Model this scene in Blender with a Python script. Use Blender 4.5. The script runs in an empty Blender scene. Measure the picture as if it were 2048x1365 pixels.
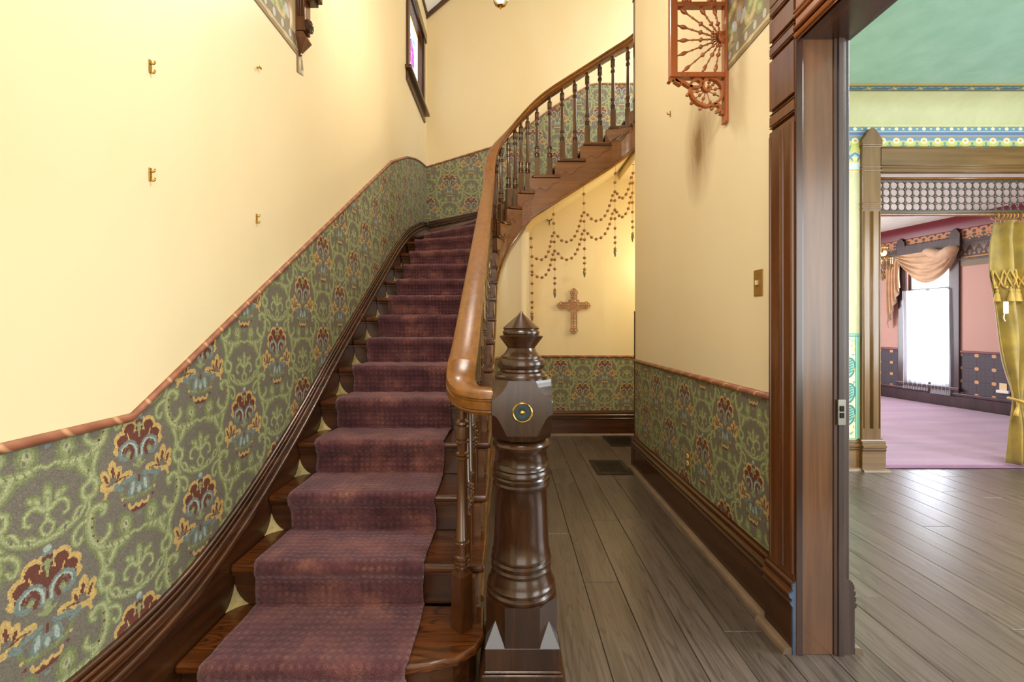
import bpy, bmesh, math, random
import numpy as np
from mathutils import Vector, Matrix
random.seed(7)
S = bpy.context.scene
COL = S.collection
PI = math.pi
# ------------------------------------------------------------------ camera
F, EYE = 860.0, 1.36
cam = bpy.data.cameras.new('camera'); co = bpy.data.objects.new('camera', cam); COL.objects.link(co)
co.location = (0, 0, EYE); co.rotation_euler = (PI/2, 0, 0)
cam.sensor_width = 36; cam.lens = F/2048*36; cam.shift_x = 8/2048; cam.shift_y = -28.5/2048; cam.clip_start = .02
S.camera = co
S.view_settings.view_transform = 'Standard'; S.view_settings.look = 'None'
S.view_settings.gamma = 1; S.view_settings.use_curve_mapping = False
S.view_settings.exposure = -0.08
S.cycles.max_bounces = 8; S.cycles.diffuse_bounces = 5; S.cycles.sample_clamp_indirect = 6
S.cycles.caustics_reflective = False; S.cycles.caustics_refractive = False
# ------------------------------------------------------------------ world and lamps
w = bpy.data.worlds.new('world'); S.world = w; w.use_nodes = True
w.node_tree.nodes['Background'].inputs[0].default_value = (.75, .85, 1, 1)
w.node_tree.nodes['Background'].inputs[1].default_value = 1.0
def lamp(name, kind, loc, rot, power, col, size=1, sy=None):
    l = bpy.data.lights.new(name, kind); o = bpy.data.objects.new(name, l); COL.objects.link(o)
    o.location = loc; o.rotation_euler = rot; l.energy = power; l.color = col
    if kind == 'AREA':
        l.size = size
        if sy: l.shape = 'RECTANGLE'; l.size_y = sy
    elif kind == 'POINT': l.shadow_soft_size = size
    return o
R_ = math.radians
DAY = (.90, .95, 1)
lamp('front_door_daylight', 'AREA', (.0, -1.42, 1.9), (R_(90), 0, 0), 46, (1, .97, .93), 1.8, 2.6)
lamp('hall_ceiling_light', 'AREA', (.0, 1.2, 3.38), (0, 0, 0), 32, (1, .95, .87), .5, .5)
lamp('stair_hall_light', 'POINT', (-.22, 3.0, 3.95), (0, 0, 0), 62, (1, .95, .88), .12)
lamp('landing_window_daylight', 'AREA', (3.2, 5.25, 5.0), (0, R_(90), 0), 76, (.88, .93, 1), 1.6, 1.5)
lamp('passage_light', 'POINT', (1.95, 4.75, 2.2), (0, 0, 0), 26, (1, .86, .60), .1)
lamp('side_room_daylight', 'AREA', (6.05, 1.3, 1.8), (0, R_(90), 0), 200, DAY, 2.2, 2.6)
lamp('side_room_front_daylight', 'AREA', (3.6, -1.35, 1.9), (R_(90), 0, 0), 100, DAY, 2.2, 2.2)
lamp('side_room_ceiling_light', 'AREA', (3.3, 1.7, 3.3), (0, 0, 0), 125, (.95, .97, 1), 1.2, 1.2)
lamp('parlour_daylight', 'AREA', (4.2, 9.3, 1.7), (R_(-90), 0, 0), 260, DAY, 2.4, 2.2)
# ------------------------------------------------------------------ mesh helpers
def lin(c): return tuple((x/255/12.92 if x/255 <= .04045 else ((x/255+.055)/1.055)**2.4) for x in c)
class MB:
    def __init__(s): s.v = []; s.f = []; s.uv = None
    def add(s, vs, fs):
        n = len(s.v); s.v += [tuple(p) for p in vs]; s.f += [tuple(i+n for i in f) for f in fs]; return s
    def box(s, a, b):
        x0, y0, z0 = a; x1, y1, z1 = b
        return s.add([(x0,y0,z0),(x1,y0,z0),(x1,y1,z0),(x0,y1,z0),(x0,y0,z1),(x1,y0,z1),(x1,y1,z1),(x0,y1,z1)],
            [(0,3,2,1),(4,5,6,7),(0,1,5,4),(1,2,6,5),(2,3,7,6),(3,0,4,7)])
    def prism(s, poly, d0, d1, fn):
        """polygon in 2D extruded from d0 to d1; fn(a,b,d)->xyz"""
        n = len(poly)
        return s.add([fn(a, b, d0) for a, b in poly]+[fn(a, b, d1) for a, b in poly],
            [tuple(range(n))[::-1], tuple(range(n, 2*n))]+[(i, (i+1) % n, n+(i+1) % n, n+i) for i in range(n)])
    def lathe(s, prof, c, seg=24, axis='z', cap=True, rot=0.0):
        rings = len(prof); vs = []
        for r, z in prof:
            for i in range(seg):
                a = 2*PI*i/seg+rot
                p = (r*math.cos(a), r*math.sin(a), z)
                if axis == 'x': p = (p[2], p[0], p[1])
                elif axis == 'y': p = (p[0], p[2], p[1])
                vs.append((c[0]+p[0], c[1]+p[1], c[2]+p[2]))
        fs = [(j*seg+i, j*seg+(i+1) % seg, (j+1)*seg+(i+1) % seg, (j+1)*seg+i) for j in range(rings-1) for i in range(seg)]
        if cap: fs += [tuple(range(seg))[::-1], tuple(range((rings-1)*seg, rings*seg))]
        return s.add(vs, fs)
    def sphere(s, c, r, seg=10, rings=6, sc=(1, 1, 1)):
        vs = []
        for j in range(rings+1):
            t = PI*j/rings
            for i in range(seg):
                a = 2*PI*i/seg
                vs.append((c[0]+r*sc[0]*math.sin(t)*math.cos(a), c[1]+r*sc[1]*math.sin(t)*math.sin(a), c[2]+r*sc[2]*math.cos(t)))
        return s.add(vs, [(j*seg+i, (j+1)*seg+i, (j+1)*seg+(i+1) % seg, j*seg+(i+1) % seg) for j in range(rings) for i in range(seg)])
    def tube(s, pts, r, seg=8, caps=True):
        pts = [Vector(p) for p in pts]; n = len(pts)
        rr = r if isinstance(r, (list, tuple)) else [r]*n
        vs = []; up = None
        for k in range(n):
            t = (pts[min(k+1, n-1)]-pts[max(k-1, 0)]).normalized()
            if up is None:
                up = t.orthogonal().normalized()
            else:
                up = (up-t*up.dot(t))
                up = up.normalized() if up.length > 1e-6 else t.orthogonal().normalized()
            sd = t.cross(up)
            for i in range(seg):
                a = 2*PI*i/seg; vs.append(pts[k]+up*(rr[k]*math.cos(a))+sd*(rr[k]*math.sin(a)))
        fs = [(k*seg+i, k*seg+(i+1) % seg, (k+1)*seg+(i+1) % seg, (k+1)*seg+i) for k in range(n-1) for i in range(seg)]
        if caps: fs += [tuple(range(seg))[::-1], tuple(range((n-1)*seg, n*seg))]
        return s.add(vs, fs)
    def sweep(s, prof, pts, side, up=(0, 0, 1), closed=True, caps=True):
        """prof [(a,b)] : offset a along side vector, b along up; side list per point"""
        n = len(pts); m = len(prof); vs = []
        for k in range(n):
            p = Vector(pts[k]); sd = Vector(side[k] if isinstance(side, list) else side)
            u = Vector(up[k] if isinstance(up, list) else up)
            for a, b in prof: vs.append(p+sd*a+u*b)
        mm = m if closed else m-1
        fs = [(k*m+i, k*m+(i+1) % m, (k+1)*m+(i+1) % m, (k+1)*m+i) for k in range(n-1) for i in range(mm)]
        if caps and closed: fs += [tuple(range(m))[::-1], tuple(range((n-1)*m, n*m))]
        return s.add(vs, fs)
    def grid(s, P):
        r = len(P); c = len(P[0])
        return s.add([p for row in P for p in row], [(j*c+i, j*c+i+1, (j+1)*c+i+1, (j+1)*c+i) for j in range(r-1) for i in range(c-1)])
    def torus(s, c, R, r, n=16, m=6, axis='y'):
        pts = []
        vs = []
        for i in range(n):
            a = 2*PI*i/n
            for j in range(m):
                b = 2*PI*j/m; q = R+r*math.cos(b)
                p = (q*math.cos(a), r*math.sin(b), q*math.sin(a)) if axis == 'y' else ((r*math.sin(b), q*math.cos(a), q*math.sin(a)) if axis == 'x' else (q*math.cos(a), q*math.sin(a), r*math.sin(b)))
                vs.append((c[0]+p[0], c[1]+p[1], c[2]+p[2]))
        return s.add(vs, [(i*m+j, ((i+1) % n)*m+j, ((i+1) % n)*m+(j+1) % m, i*m+(j+1) % m) for i in range(n) for j in range(m)])
    def build(s, name, mat, parent=None, smooth=False, bevel=0, seg=2, solid=0, uvs=None, angle=None):
        off = Vector(parent_loc(parent))
        me = bpy.data.meshes.new(name)
        me.from_pydata([Vector(p)-off for p in s.v], [], s.f); me.update()
        bm = bmesh.new(); bm.from_mesh(me); bmesh.ops.recalc_face_normals(bm, faces=bm.faces); bm.to_mesh(me); bm.free()
        if uvs is not None:
            ul = me.uv_layers.new(name='UVMap')
            for l in me.loops: ul.data[l.index].uv = uvs[l.vertex_index]
        me.materials.append(mat)
        o = bpy.data.objects.new(name, me); COL.objects.link(o)
        if parent: o.parent = parent
        if smooth:
            me.shade_smooth()
            if angle: me.set_sharp_from_angle(angle=R_(angle))
        if bevel:
            b = o.modifiers.new('bevel', 'BEVEL'); b.width = bevel; b.segments = seg; b.limit_method = 'ANGLE'; b.angle_limit = R_(40)
        if solid:
            b = o.modifiers.new('solid', 'SOLIDIFY'); b.thickness = solid; b.offset = 0
        return o
def parent_loc(p):
    v = Vector((0, 0, 0))
    while p: v += p.location; p = p.parent
    return v
def thing(name, label, cat, loc=(0, 0, 0), group=None):
    o = bpy.data.objects.new(name, None); COL.objects.link(o); o.location = loc; o.empty_display_size = .1
    return tag(o, label, cat, group)
def tag(o, label, cat, group=None):
    o['label'] = label; o['category'] = cat
    if group: o['group'] = group
    return o
def struct(o): o['kind'] = 'structure'; return o
def stuff(o): o['kind'] = 'stuff'; return o
def dup(src, parent=None, loc=None):
    c = src.copy(); COL.objects.link(c); c.parent = parent
    if loc: c.location = loc
    return c
def smooth_pts(pts, n=8):
    """Catmull-Rom through pts"""
    P = [np.array(p, float) for p in pts]; P = [2*P[0]-P[1]]+P+[2*P[-1]-P[-2]]; out = []
    for i in range(1, len(P)-2):
        for k in range(n):
            t = k/n
            out.append(.5*((2*P[i])+(-P[i-1]+P[i+1])*t+(2*P[i-1]-5*P[i]+4*P[i+1]-P[i+2])*t*t+(-P[i-1]+3*P[i]-3*P[i+1]+P[i+2])*t**3))
    out.append(P[-2]); return [tuple(p) for p in out]
# ------------------------------------------------------------------ materials
MATS = {}
def newmat(name):
    m = bpy.data.materials.new(name); m.use_nodes = True; nt = m.node_tree; b = nt.nodes['Principled BSDF']
    return m, nt, b
def N(nt, t, **k):
    n = nt.nodes.new(t)
    for a, v in k.items(): setattr(n, a, v)
    return n
def ramp(nt, fac, stops):
    r = N(nt, 'ShaderNodeValToRGB')
    while len(r.color_ramp.elements) < len(stops): r.color_ramp.elements.new(.5)
    for e, (p, c) in zip(r.color_ramp.elements, stops): e.position = p; e.color = (*lin(c), 1)
    nt.links.new(fac, r.inputs[0]); return r.outputs[0]
def noise(nt, vec, scale, detail=3, rough=.55, dist=0):
    n = N(nt, 'ShaderNodeTexNoise'); n.inputs['Scale'].default_value = scale; n.inputs['Detail'].default_value = detail
    n.inputs['Roughness'].default_value = rough; n.inputs['Distortion'].default_value = dist
    if vec is not None: nt.links.new(vec, n.inputs['Vector'])
    return n.outputs['Fac']
def objvec(nt, scale=(1, 1, 1), rnd=False):
    t = N(nt, 'ShaderNodeTexCoord'); m = N(nt, 'ShaderNodeMapping'); m.inputs['Scale'].default_value = scale
    nt.links.new(t.outputs['Object'], m.inputs['Vector'])
    if rnd:
        i = N(nt, 'ShaderNodeObjectInfo'); c = N(nt, 'ShaderNodeVectorMath', operation='SCALE'); c.inputs[0].default_value = (37, 53, 71)
        nt.links.new(i.outputs['Random'], c.inputs['Scale']); nt.links.new(c.outputs[0], m.inputs['Location'])
    return m.outputs[0]
def bump(nt, b, h, strength, dist=.002):
    n = N(nt, 'ShaderNodeBump'); n.inputs['Strength'].default_value = strength; n.inputs['Distance'].default_value = dist
    nt.links.new(h, n.inputs['Height']); nt.links.new(n.outputs[0], b.inputs['Normal'])
def mixc(nt, fac, a, b, mode='MIX'):
    m = N(nt, 'ShaderNodeMix', data_type='RGBA', blend_type=mode)
    for k, v in ((0, fac), (6, a), (7, b)):
        if hasattr(v, 'node'): nt.links.new(v, m.inputs[k])
        elif k == 0: m.inputs[0].default_value = v
        else: m.inputs[k].default_value = (*v, 1)
    return m.outputs[2]
def plain(name, c, rough=.5, metal=0, coat=0, emit=None, es=1, var=.0, sheen=0, bumps=0, bscale=80):
    m, nt, b = newmat(name)
    b.inputs['Roughness'].default_value = rough; b.inputs['Metallic'].default_value = metal; b.inputs['Coat Weight'].default_value = coat
    b.inputs['Sheen Weight'].default_value = sheen
    d = tuple(max(0, x*(1-var)) for x in c); e = tuple(min(255, x*(1+var)) for x in c)
    f = noise(nt, objvec(nt), 6, 4)
    nt.links.new(ramp(nt, f, [(.3, d), (.7, e)]), b.inputs['Base Color'])
    if bumps: bump(nt, b, noise(nt, objvec(nt), bscale, 2), bumps)
    if emit: b.inputs['Emission Color'].default_value = (*lin(emit), 1); b.inputs['Emission Strength'].default_value = es
    return m
def wood(name, dark, mid, light, grain='z', rough=.28, coat=.5, fine=1.0, rnd=True, rings=0):
    m, nt, b = newmat(name)
    sc = {'x': (1.2, 22, 22), 'y': (22, 1.2, 22), 'z': (22, 22, 1.2)}[grain]
    v = objvec(nt, sc, rnd)
    f = noise(nt, v, 1.0*fine, 6, .62, .6)
    c = ramp(nt, f, [(.28, dark), (.5, mid), (.72, light)])
    sc2 = {'x': (.8, 3, 3), 'y': (3, .8, 3), 'z': (3, 3, .8)}[grain]
    f2 = noise(nt, objvec(nt, sc2, rnd), 1.1, 3)
    d2 = mixc(nt, ramp(nt, f2, [(.35, (70, 70, 70)), (.65, (255, 255, 255))]), c, c)
    c2 = mixc(nt, .35, c, ramp(nt, f2, [(.3, dark), (.7, light)]))
    if rings:
        n3 = noise(nt, objvec(nt, (1.0, 9, 9), rnd), 1, 2, .5, .2)
        mu = N(nt, 'ShaderNodeMath', operation='MULTIPLY'); mu.inputs[1].default_value = 22; nt.links.new(n3, mu.inputs[0])
        fr = N(nt, 'ShaderNodeMath', operation='FRACT'); nt.links.new(mu.outputs[0], fr.inputs[0])
        c2 = mixc(nt, .8, c2, ramp(nt, fr.outputs[0], [(0, (90, 70, 60)), (.25, (255, 250, 245)), (.8, (230, 220, 210)), (1, (120, 100, 90))]), 'MULTIPLY')
    nt.links.new(c2, b.inputs['Base Color'])
    b.inputs['Roughness'].default_value = rough; b.inputs['Coat Weight'].default_value = coat; b.inputs['Coat Roughness'].default_value = .18
    bump(nt, b, f, .12, .002)
    return m
# canvas: a small printed repeat drawn cell by cell
class Canvas:
    def __init__(s, W, H, pw, ph, bg, copies=((0, 0),), mirror=True):
        s.W, s.H, s.pw, s.ph = W, H, pw, ph
        x = (np.arange(W)+.5)*pw/W; y = (np.arange(H)+.5)*ph/H
        s.X, s.Y = np.meshgrid(x, y); s.a = np.zeros((H, W, 3)); s.a[:] = bg; s.copies = copies; s.mirror = mirror
        s.rng = np.random.default_rng(3)
    def rel(s, x, y):
        for cx, cy in s.copies:
            for sg in ((1, -1) if s.mirror else (1,)):
                dx = (s.X-cx-sg*x+s.pw/2) % s.pw-s.pw/2; dy = (s.Y-cy-y+s.ph/2) % s.ph-s.ph/2
                yield sg*dx, dy
    def ell(s, x, y, rx, ry, col, rot=0):
        c, t = math.cos(R_(rot)), math.sin(R_(rot))
        for dx, dy in s.rel(x, y):
            u = dx*c+dy*t; v = -dx*t+dy*c
            s.a[(u/rx)**2+(v/ry)**2 <= 1] = col
    def disc(s, x, y, r, col): s.ell(x, y, r, r, col)
    def stroke(s, pts, r0, r1, col):
        pts = smooth_pts(pts, 10) if len(pts) > 2 else [tuple(np.array(pts[0])*(1-t)+np.array(pts[1])*t) for t in np.linspace(0, 1, 12)]
        n = len(pts)
        for i, p in enumerate(pts): s.disc(p[0], p[1], r0+(r1-r0)*i/(n-1), col)
    def rect(s, x0, y0, x1, y1, col):
        s.a[(s.X >= x0) & (s.X < x1) & (s.Y >= y0) & (s.Y < y1)] = col
    def img(s, name, jit=.0):
        a = s.a/255.0
        if jit: a = np.clip(a*(1+s.rng.normal(0, jit, (s.H, s.W, 1))), 0, 1)
        im = bpy.data.images.new(name, s.W, s.H)
        px = np.ones((s.H, s.W, 4), np.float32); px[..., :3] = a[::-1]
        im.pixels.foreach_set(px.ravel()); im.update(); im.pack()
        return im
def printmat(name, im, ax, pw, ph, u0, z0, rough=.7, interp='Closest', wear=True, v_axis='Z', tint=None, weave=True, uv=False):
    """map a print over a wall by metres: axis ax horizontally, z vertically"""
    m, nt, b = newmat(name)
    t = N(nt, 'ShaderNodeTexCoord'); sx = N(nt, 'ShaderNodeSeparateXYZ'); nt.links.new(t.outputs['UV' if uv else 'Object'], sx.inputs[0])
    cx = N(nt, 'ShaderNodeCombineXYZ')
    for src, dst, o, p in ((ax, 'X', u0, pw), (v_axis, 'Y', z0, ph)):
        a = N(nt, 'ShaderNodeMath', operation='SUBTRACT'); a.inputs[1].default_value = o; nt.links.new(sx.outputs[src], a.inputs[0])
        d = N(nt, 'ShaderNodeMath', operation='DIVIDE'); d.inputs[1].default_value = p; nt.links.new(a.outputs[0], d.inputs[0])
        nt.links.new(d.outputs[0], cx.inputs[dst])
    ti = N(nt, 'ShaderNodeTexImage', interpolation=interp); ti.image = im; nt.links.new(cx.outputs[0], ti.inputs[0])
    c = ti.outputs[0]
    if wear:
        c = mixc(nt, .5, c, ramp(nt, noise(nt, objvec(nt), 260, 2), [(.3, (170, 170, 165)), (.7, (255, 255, 255))]), 'MULTIPLY')
    nt.links.new(c, b.inputs['Base Color']); b.inputs['Roughness'].default_value = rough
    return m
# --- damask print. units: 755 wide x 795 high repeat, column axes at 0 and 377.5 (half drop)
BG, GD, GM, GL = (120, 112, 99), (124, 130, 88), (147, 153, 106), (174, 176, 133)
GO, RD, BL, BW = (203, 170, 105), (110, 62, 50), (122, 136, 130), (172, 182, 168)
def damask():
    c = Canvas(162, 170, 755, 795, BG, ((0, 0), (377.5, 397.5)))
    y0 = 480
    def Y(y): return y-y0
    def P(*p): return [(a, Y(b)) for a, b in p]
    # hanging tails, arms and big C scrolls (behind)
    for col, k in ((GD, 1.0), (GM, .62), (GL, .25)):
        o = 0 if k == 1 else (-3 if k > .5 else -6)
        sc = 1.25*k
        def Q(*p): return [(a, Y(b)+397.5) for a, b in p]
        c.stroke(Q((165, 432), (186, 420+o), (214, 432+o), (226, 478), (218, 530), (190, 575), (140, 604+o), (95, 610+o), (58, 598)), 17*sc, 23*sc, col)
        c.stroke(Q((160, 425), (162, 448), (176, 456)), 15*sc, 10*sc, col)
        c.stroke(Q((200, 560), (166, 562), (138, 538), (142, 512)), 17*sc, 12*sc, col)
        c.ell(66, Y(545)+397.5, 34*k+5, 50*k+6, col, 8)
        c.stroke(Q((92, 604), (60, 603), (30, 590), (0, 600)), 13*sc, 8*sc, col)
        c.stroke(Q((112, 612), (132, 650), (160, 680), (150, 705)), 22*sc, 14*sc, col)
        c.stroke(Q((185, 600), (170, 640), (172, 690)), 16*sc, 10*sc, col)
        c.stroke(Q((160, 690), (182, 718), (168, 760), (132, 758), (126, 722), (146, 708)), 17*sc, 12*sc, col)
        c.stroke(Q((150, 760), (152, 800), (140, 830)), 11*sc, 10*sc, col)
        # cup arms below the fleur
        c.stroke(P((0, 455), (50, 450), (95, 432), (128, 405), (142, 370)), 15*sc, 9*sc, col)
        c.stroke(P((40, 440), (70, 425)), 11*sc, 9*sc, col); c.stroke(P((90, 425), (105, 395), (122, 388)), 11*sc, 7*sc, col)
        c.stroke(P((140, 452), (112, 462), (92, 490), (95, 520), (112, 528), (122, 508)), 13*sc, 9*sc, col)
        # fleur
        c.ell(0, Y(288), 18*k+3, 34*k+3, col); c.ell(34, Y(312), 16*k+2, 28*k+3, col, 28); c.ell(55, Y(302), 13*k+2, 20*k+2, col, 40)
        c.stroke(P((8, 350), (40, 330), (68, 345), (72, 375), (56, 385)), 12*sc, 8*sc, col)
        c.ell(0, Y(335), 16*k+2, 52*k+4, col); c.stroke(P((30, 330), (14, 352)), 13*sc, 10*sc, col)
        c.stroke(P((0, 310), (0, 385)), 17*sc, 9*sc, col); c.stroke(P((0, 385), (20, 405), (14, 432), (0, 440)), 9*sc, 8*sc, col)
    # dark cuts that break the green into leaves
    for x, y in ((20, 315), (66, 540+397.5), (76, 565+397.5), (150, 585+397.5), (154, 735+397.5), (148, 660+397.5), (110, 498), (0, 412), (60, 440), (112, 412)):
        c.ell(x, Y(y), 5, 10, BG, 15)
    for x, y in ((212, 455), (216, 490), (208, 525), (190, 556)): c.disc(x, Y(y)+397.5, 5, RD)
    for t in range(5): c.stroke([(40+t*28, Y(616-t*2)+397.5), (52+t*28, Y(590-t*3)+397.5)], 3, 2, GD)
    # flower
    for x, y, r in ((0, 528, 34), (48, 540, 36), (88, 580, 34), (98, 620, 26)): c.disc(x, Y(y), r, GO)
    for x, y, r in ((0, 534, 26), (46, 548, 27), (80, 588, 26), (86, 622, 18), (30, 590, 34), (0, 600, 28)): c.disc(x, Y(y), r, RD)
    c.stroke(P((20, 520), (24, 560)), 3, 3, GO); c.stroke(P((60, 560), (50, 590)), 3, 3, GO)
    c.disc(0, Y(490), 15, BW); c.disc(10, Y(505), 9, BL)
    c.stroke(P((0, 532), (0, 585)), 10, 4, GM); c.stroke(P((0, 545), (18, 532)), 6, 4, GM)
    c.stroke(P((14, 672), (16, 625), (50, 598), (86, 616), (92, 650), (66, 668), (46, 655)), 10, 9, BL)
    c.stroke(P((14, 668), (20, 625), (50, 604), (82, 620), (86, 646)), 5, 4, BW)
    c.stroke(P((40, 668), (30, 640), (54, 624), (68, 640)), 8, 5, RD); c.disc(54, Y(652), 12, GM)
    c.stroke(P((0, 640), (0, 660)), 5, 5, RD)
    c.ell(0, Y(694), 13, 26, GM); c.stroke(P((0, 715), (30, 700)), 7, 5, GM); c.disc(0, Y(690), 6, GL)
    # side flowers
    for x, y, rx, ry, r in ((128, 690, 19, 36, 6), (160, 715, 17, 34, 22), (98, 712, 16, 26, -10), (168, 752, 14, 20, 20)): c.ell(x, Y(y), rx, ry, GO, r)
    c.stroke(P((150, 770), (110, 762), (80, 735), (48, 728), (42, 750), (62, 758)), 13, 9, GO); c.stroke(P((150, 768), (160, 798)), 10, 6, GO)
    for x, y, rx, ry, r in ((126, 704, 7, 24, 6), (156, 724, 6, 22, 22), (100, 722, 6, 16, -10)): c.ell(x, Y(y), rx, ry, RD, r)
    c.stroke(P((112, 748), (86, 740), (66, 740)), 4, 3, RD)
    # bulb
    c.stroke(P((80, 765), (50, 760), (24, 752)), 10, 9, BL); c.stroke(P((110, 770), (84, 790)), 13, 9, BL)
    c.ell(34, Y(800), 19, 38, BL, -12); c.ell(32, Y(800), 9, 28, BW, -12); c.ell(0, Y(808), 15, 30, BL); c.ell(0, Y(814), 8, 18, BW)
    c.stroke(P((0, 758), (0, 782)), 6, 4, RD)
    c.stroke(P((88, 800), (66, 836), (30, 846), (0, 842)), 8, 9, GD); c.stroke(P((66, 832), (30, 841)), 4, 4, GM)
    c.disc(82, Y(832), 7, GO); c.disc(70, Y(860), 7, RD)
    c.stroke(P((0, 893), (28, 896), (48, 876)), 11, 6, RD)
    c.stroke([(50, Y(868)), (44, Y(884))], 7, 6, GO); c.stroke([(44, Y(884)), (24, Y(884))], 7, 6, GO); c.stroke([(24, Y(884)), (14, Y(874))], 6, 5, GO); c.stroke([(14, Y(876)), (0, Y(890))], 6, 6, GO)
    c.disc(0, Y(922), 9, BL)
    return c.img('damask_print', .05)
DAM = damask()
PW, PV = .556, .588
def dmat(ax, u0, z0, k=1.0): return printmat('damask_wallpaper_'+ax, DAM, ax, PW*k, PV*k, u0, z0, .62)
def frieze_print():
    c = Canvas(150, 150, 600, 600, (150, 138, 112), ((0, 0), (300, 300)))
    for col, r in (((196, 184, 128), 1), ((214, 200, 150), .45)):
        c.stroke([(40, 20), (120, 60), (150, 150), (90, 190), (60, 140)], 26*r, 18*r, col)
        c.stroke([(0, 280), (60, 230), (140, 240), (160, 300)], 24*r, 14*r, col)
        c.stroke([(120, 60), (170, 20), (210, 60)], 22*r, 12*r, col)
    for col, r in (((160, 170, 110), 1), ((188, 194, 140), .5)): c.ell(110, 110, 30*r, 50*r, col, 30); c.ell(180, 190, 26*r, 40*r, col, -30)
    c.ell(0, 90, 40, 60, (200, 150, 110)); c.ell(0, 90, 24, 40, (190, 196, 200)); c.ell(40, 130, 20, 34, (200, 206, 210), 30)
    c.ell(210, 130, 22, 30, (206, 212, 214)); return c.img('frieze_print', .04)
def border_print():
    c = Canvas(64, 40, 160, 100, (150, 138, 112), ((0, 0),))
    c.rect(0, 60, 160, 75, (214, 196, 140)); c.rect(0, 82, 160, 100, (158, 134, 96)); c.ell(80, 68, 36, 12, (220, 200, 150)); c.ell(40, 30, 14, 22, (208, 208, 200))
    return c.img('border_print', .03)
def roomfrieze_print():
    W_ = (236, 226, 190)
    c = Canvas(84, 160, 210, 440, (196, 196, 116), ((0, 0), (105, 0)))
    TE, BLU, GLD = (96, 150, 150), (92, 130, 176), (214, 186, 110)
    c.rect(0, 0, 210, 22, (214, 206, 150)); c.rect(0, 22, 210, 62, (106, 146, 180)); c.rect(0, 62, 210, 72, GLD); c.rect(0, 72, 210, 100, (84, 122, 178)); c.rect(0, 100, 210, 112, (190, 150, 110)); c.rect(0, 112, 210, 150, (110, 146, 178))
    c.disc(0, 42, 15, W_); c.disc(52, 42, 9, (214, 206, 150))
    c.disc(0, 150, 26, W_); c.disc(0, 150, 12, (214, 170, 90)); c.disc(52, 160, 12, GLD)
    c.ell(30, 215, 17, 44, (196, 192, 116), -14); c.stroke([(52, 172), (52, 270)], 9, 4, TE); c.stroke([(52, 220), (34, 190)], 8, 3, TE); c.stroke([(52, 250), (76, 200)], 8, 3, TE)
    c.rect(0, 262, 210, 300, (168, 190, 196)); c.stroke([(0, 265), (40, 300), (52, 330)], 8, 8, BLU); c.disc(0, 315, 18, (222, 214, 150)); c.stroke([(20, 330), (52, 275)], 6, 6, BLU)
    c.rect(0, 340, 210, 352, GLD); c.rect(0, 352, 210, 415, (196, 214, 216)); c.rect(0, 415, 210, 426, (196, 158, 96)); c.rect(0, 426, 210, 440, (222, 200, 140))
    return c.img('room_frieze_print', .03)
def star_print():
    c = Canvas(96, 36, 260, 100, (70, 128, 142), ((0, 50),))
    c.rect(0, 0, 260, 14, (176, 140, 86)); c.rect(0, 14, 260, 22, (66, 76, 70)); c.rect(0, 80, 260, 88, (66, 76, 70)); c.rect(0, 88, 260, 100, (176, 140, 86))
    c.stroke([(0, 0), (40, 24)], 10, 4, (204, 172, 110)); c.stroke([(0, 0), (40, -24)], 10, 4, (204, 172, 110)); c.stroke([(70, 0), (120, 0)], 12, 6, (58, 96, 152)); c.ell(90, 18, 26, 7, (120, 178, 182))
    return c.img('star_border_print', .03)
def dadogrid_print():
    c = Canvas(60, 60, 220, 220, (70, 68, 76), ((0, 0),))
    for k in (0, 55, 110, 165): c.rect(k, 0, k+3, 220, (58, 54, 62)); c.rect(0, k, 220, k+3, (58, 54, 62))
    c.rect(106, 0, 114, 220, (84, 40, 48)); c.rect(0, 106, 220, 114, (84, 40, 48)); c.rect(0, 0, 7, 220, (64, 46, 54)); c.rect(213, 0, 220, 220, (64, 46, 54)); c.rect(0, 0, 220, 7, (64, 46, 54)); c.rect(0, 213, 220, 220, (64, 46, 54))
    c.disc(0, 0, 30, (206, 150, 96)); c.disc(0, 0, 17, (226, 180, 120)); c.disc(0, 0, 7, (150, 80, 50)); return c.img('dado_grid_print', .02)
def darkfrieze_print():
    c = Canvas(64, 128, 240, 480, (74, 62, 58), ((0, 0), (120, 0)))
    c.rect(0, 0, 240, 130, (190, 134, 94))
    for y, x, r in ((60, 0, 26), (130, 0, 34), (150, 40, 22), (20, 60, 20), (190, 60, 30), (120, 60, 14)): c.disc(x, y, r, (84, 70, 60))
    for y, x, r in ((150, 22, 16), (130, 45, 16), (170, 60, 14)): c.disc(x, y, r, (190, 134, 94))
    for a in range(-2, 3): c.stroke([(0, 380), (a*12, 320), (a*26, 250)], 5, 4, (140, 122, 108))
    for a in range(-1, 2): c.stroke([(60, 440), (60+a*14, 400), (60+a*20, 360)], 4, 3, (168, 140, 112))
    c.disc(0, 420, 20, (160, 116, 84)); c.rect(0, 462, 240, 480, (190, 136, 70)); return c.img('dark_frieze_print', .03)
def mint_print():
    c = Canvas(150, 400, 450, 1200, (226, 226, 176), ((225, 600),))
    TE = (86, 146, 140)
    r = np.random.default_rng(5)
    for i in range(150): c.ell(r.uniform(-225, 225), r.uniform(-600, 600), 5, 12, TE, r.uniform(0, 180))
    for yy in (-280, 10, 260):
        c.ell(30, yy+60, 70, 120, (66, 124, 120), 10); c.ell(30, yy+60, 52, 100, (140, 186, 170), 10)
        for k in range(5): c.stroke([(20, yy+120-k*30), (70, yy+90-k*30)], 9, 6, (66, 124, 120))
    for yy in (-430, -200, 330, -500): c.disc(120, yy, 34, (214, 180, 70)); c.disc(120, yy, 14, (236, 214, 120))
    return c.img('mint_dado_print', .02)
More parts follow.
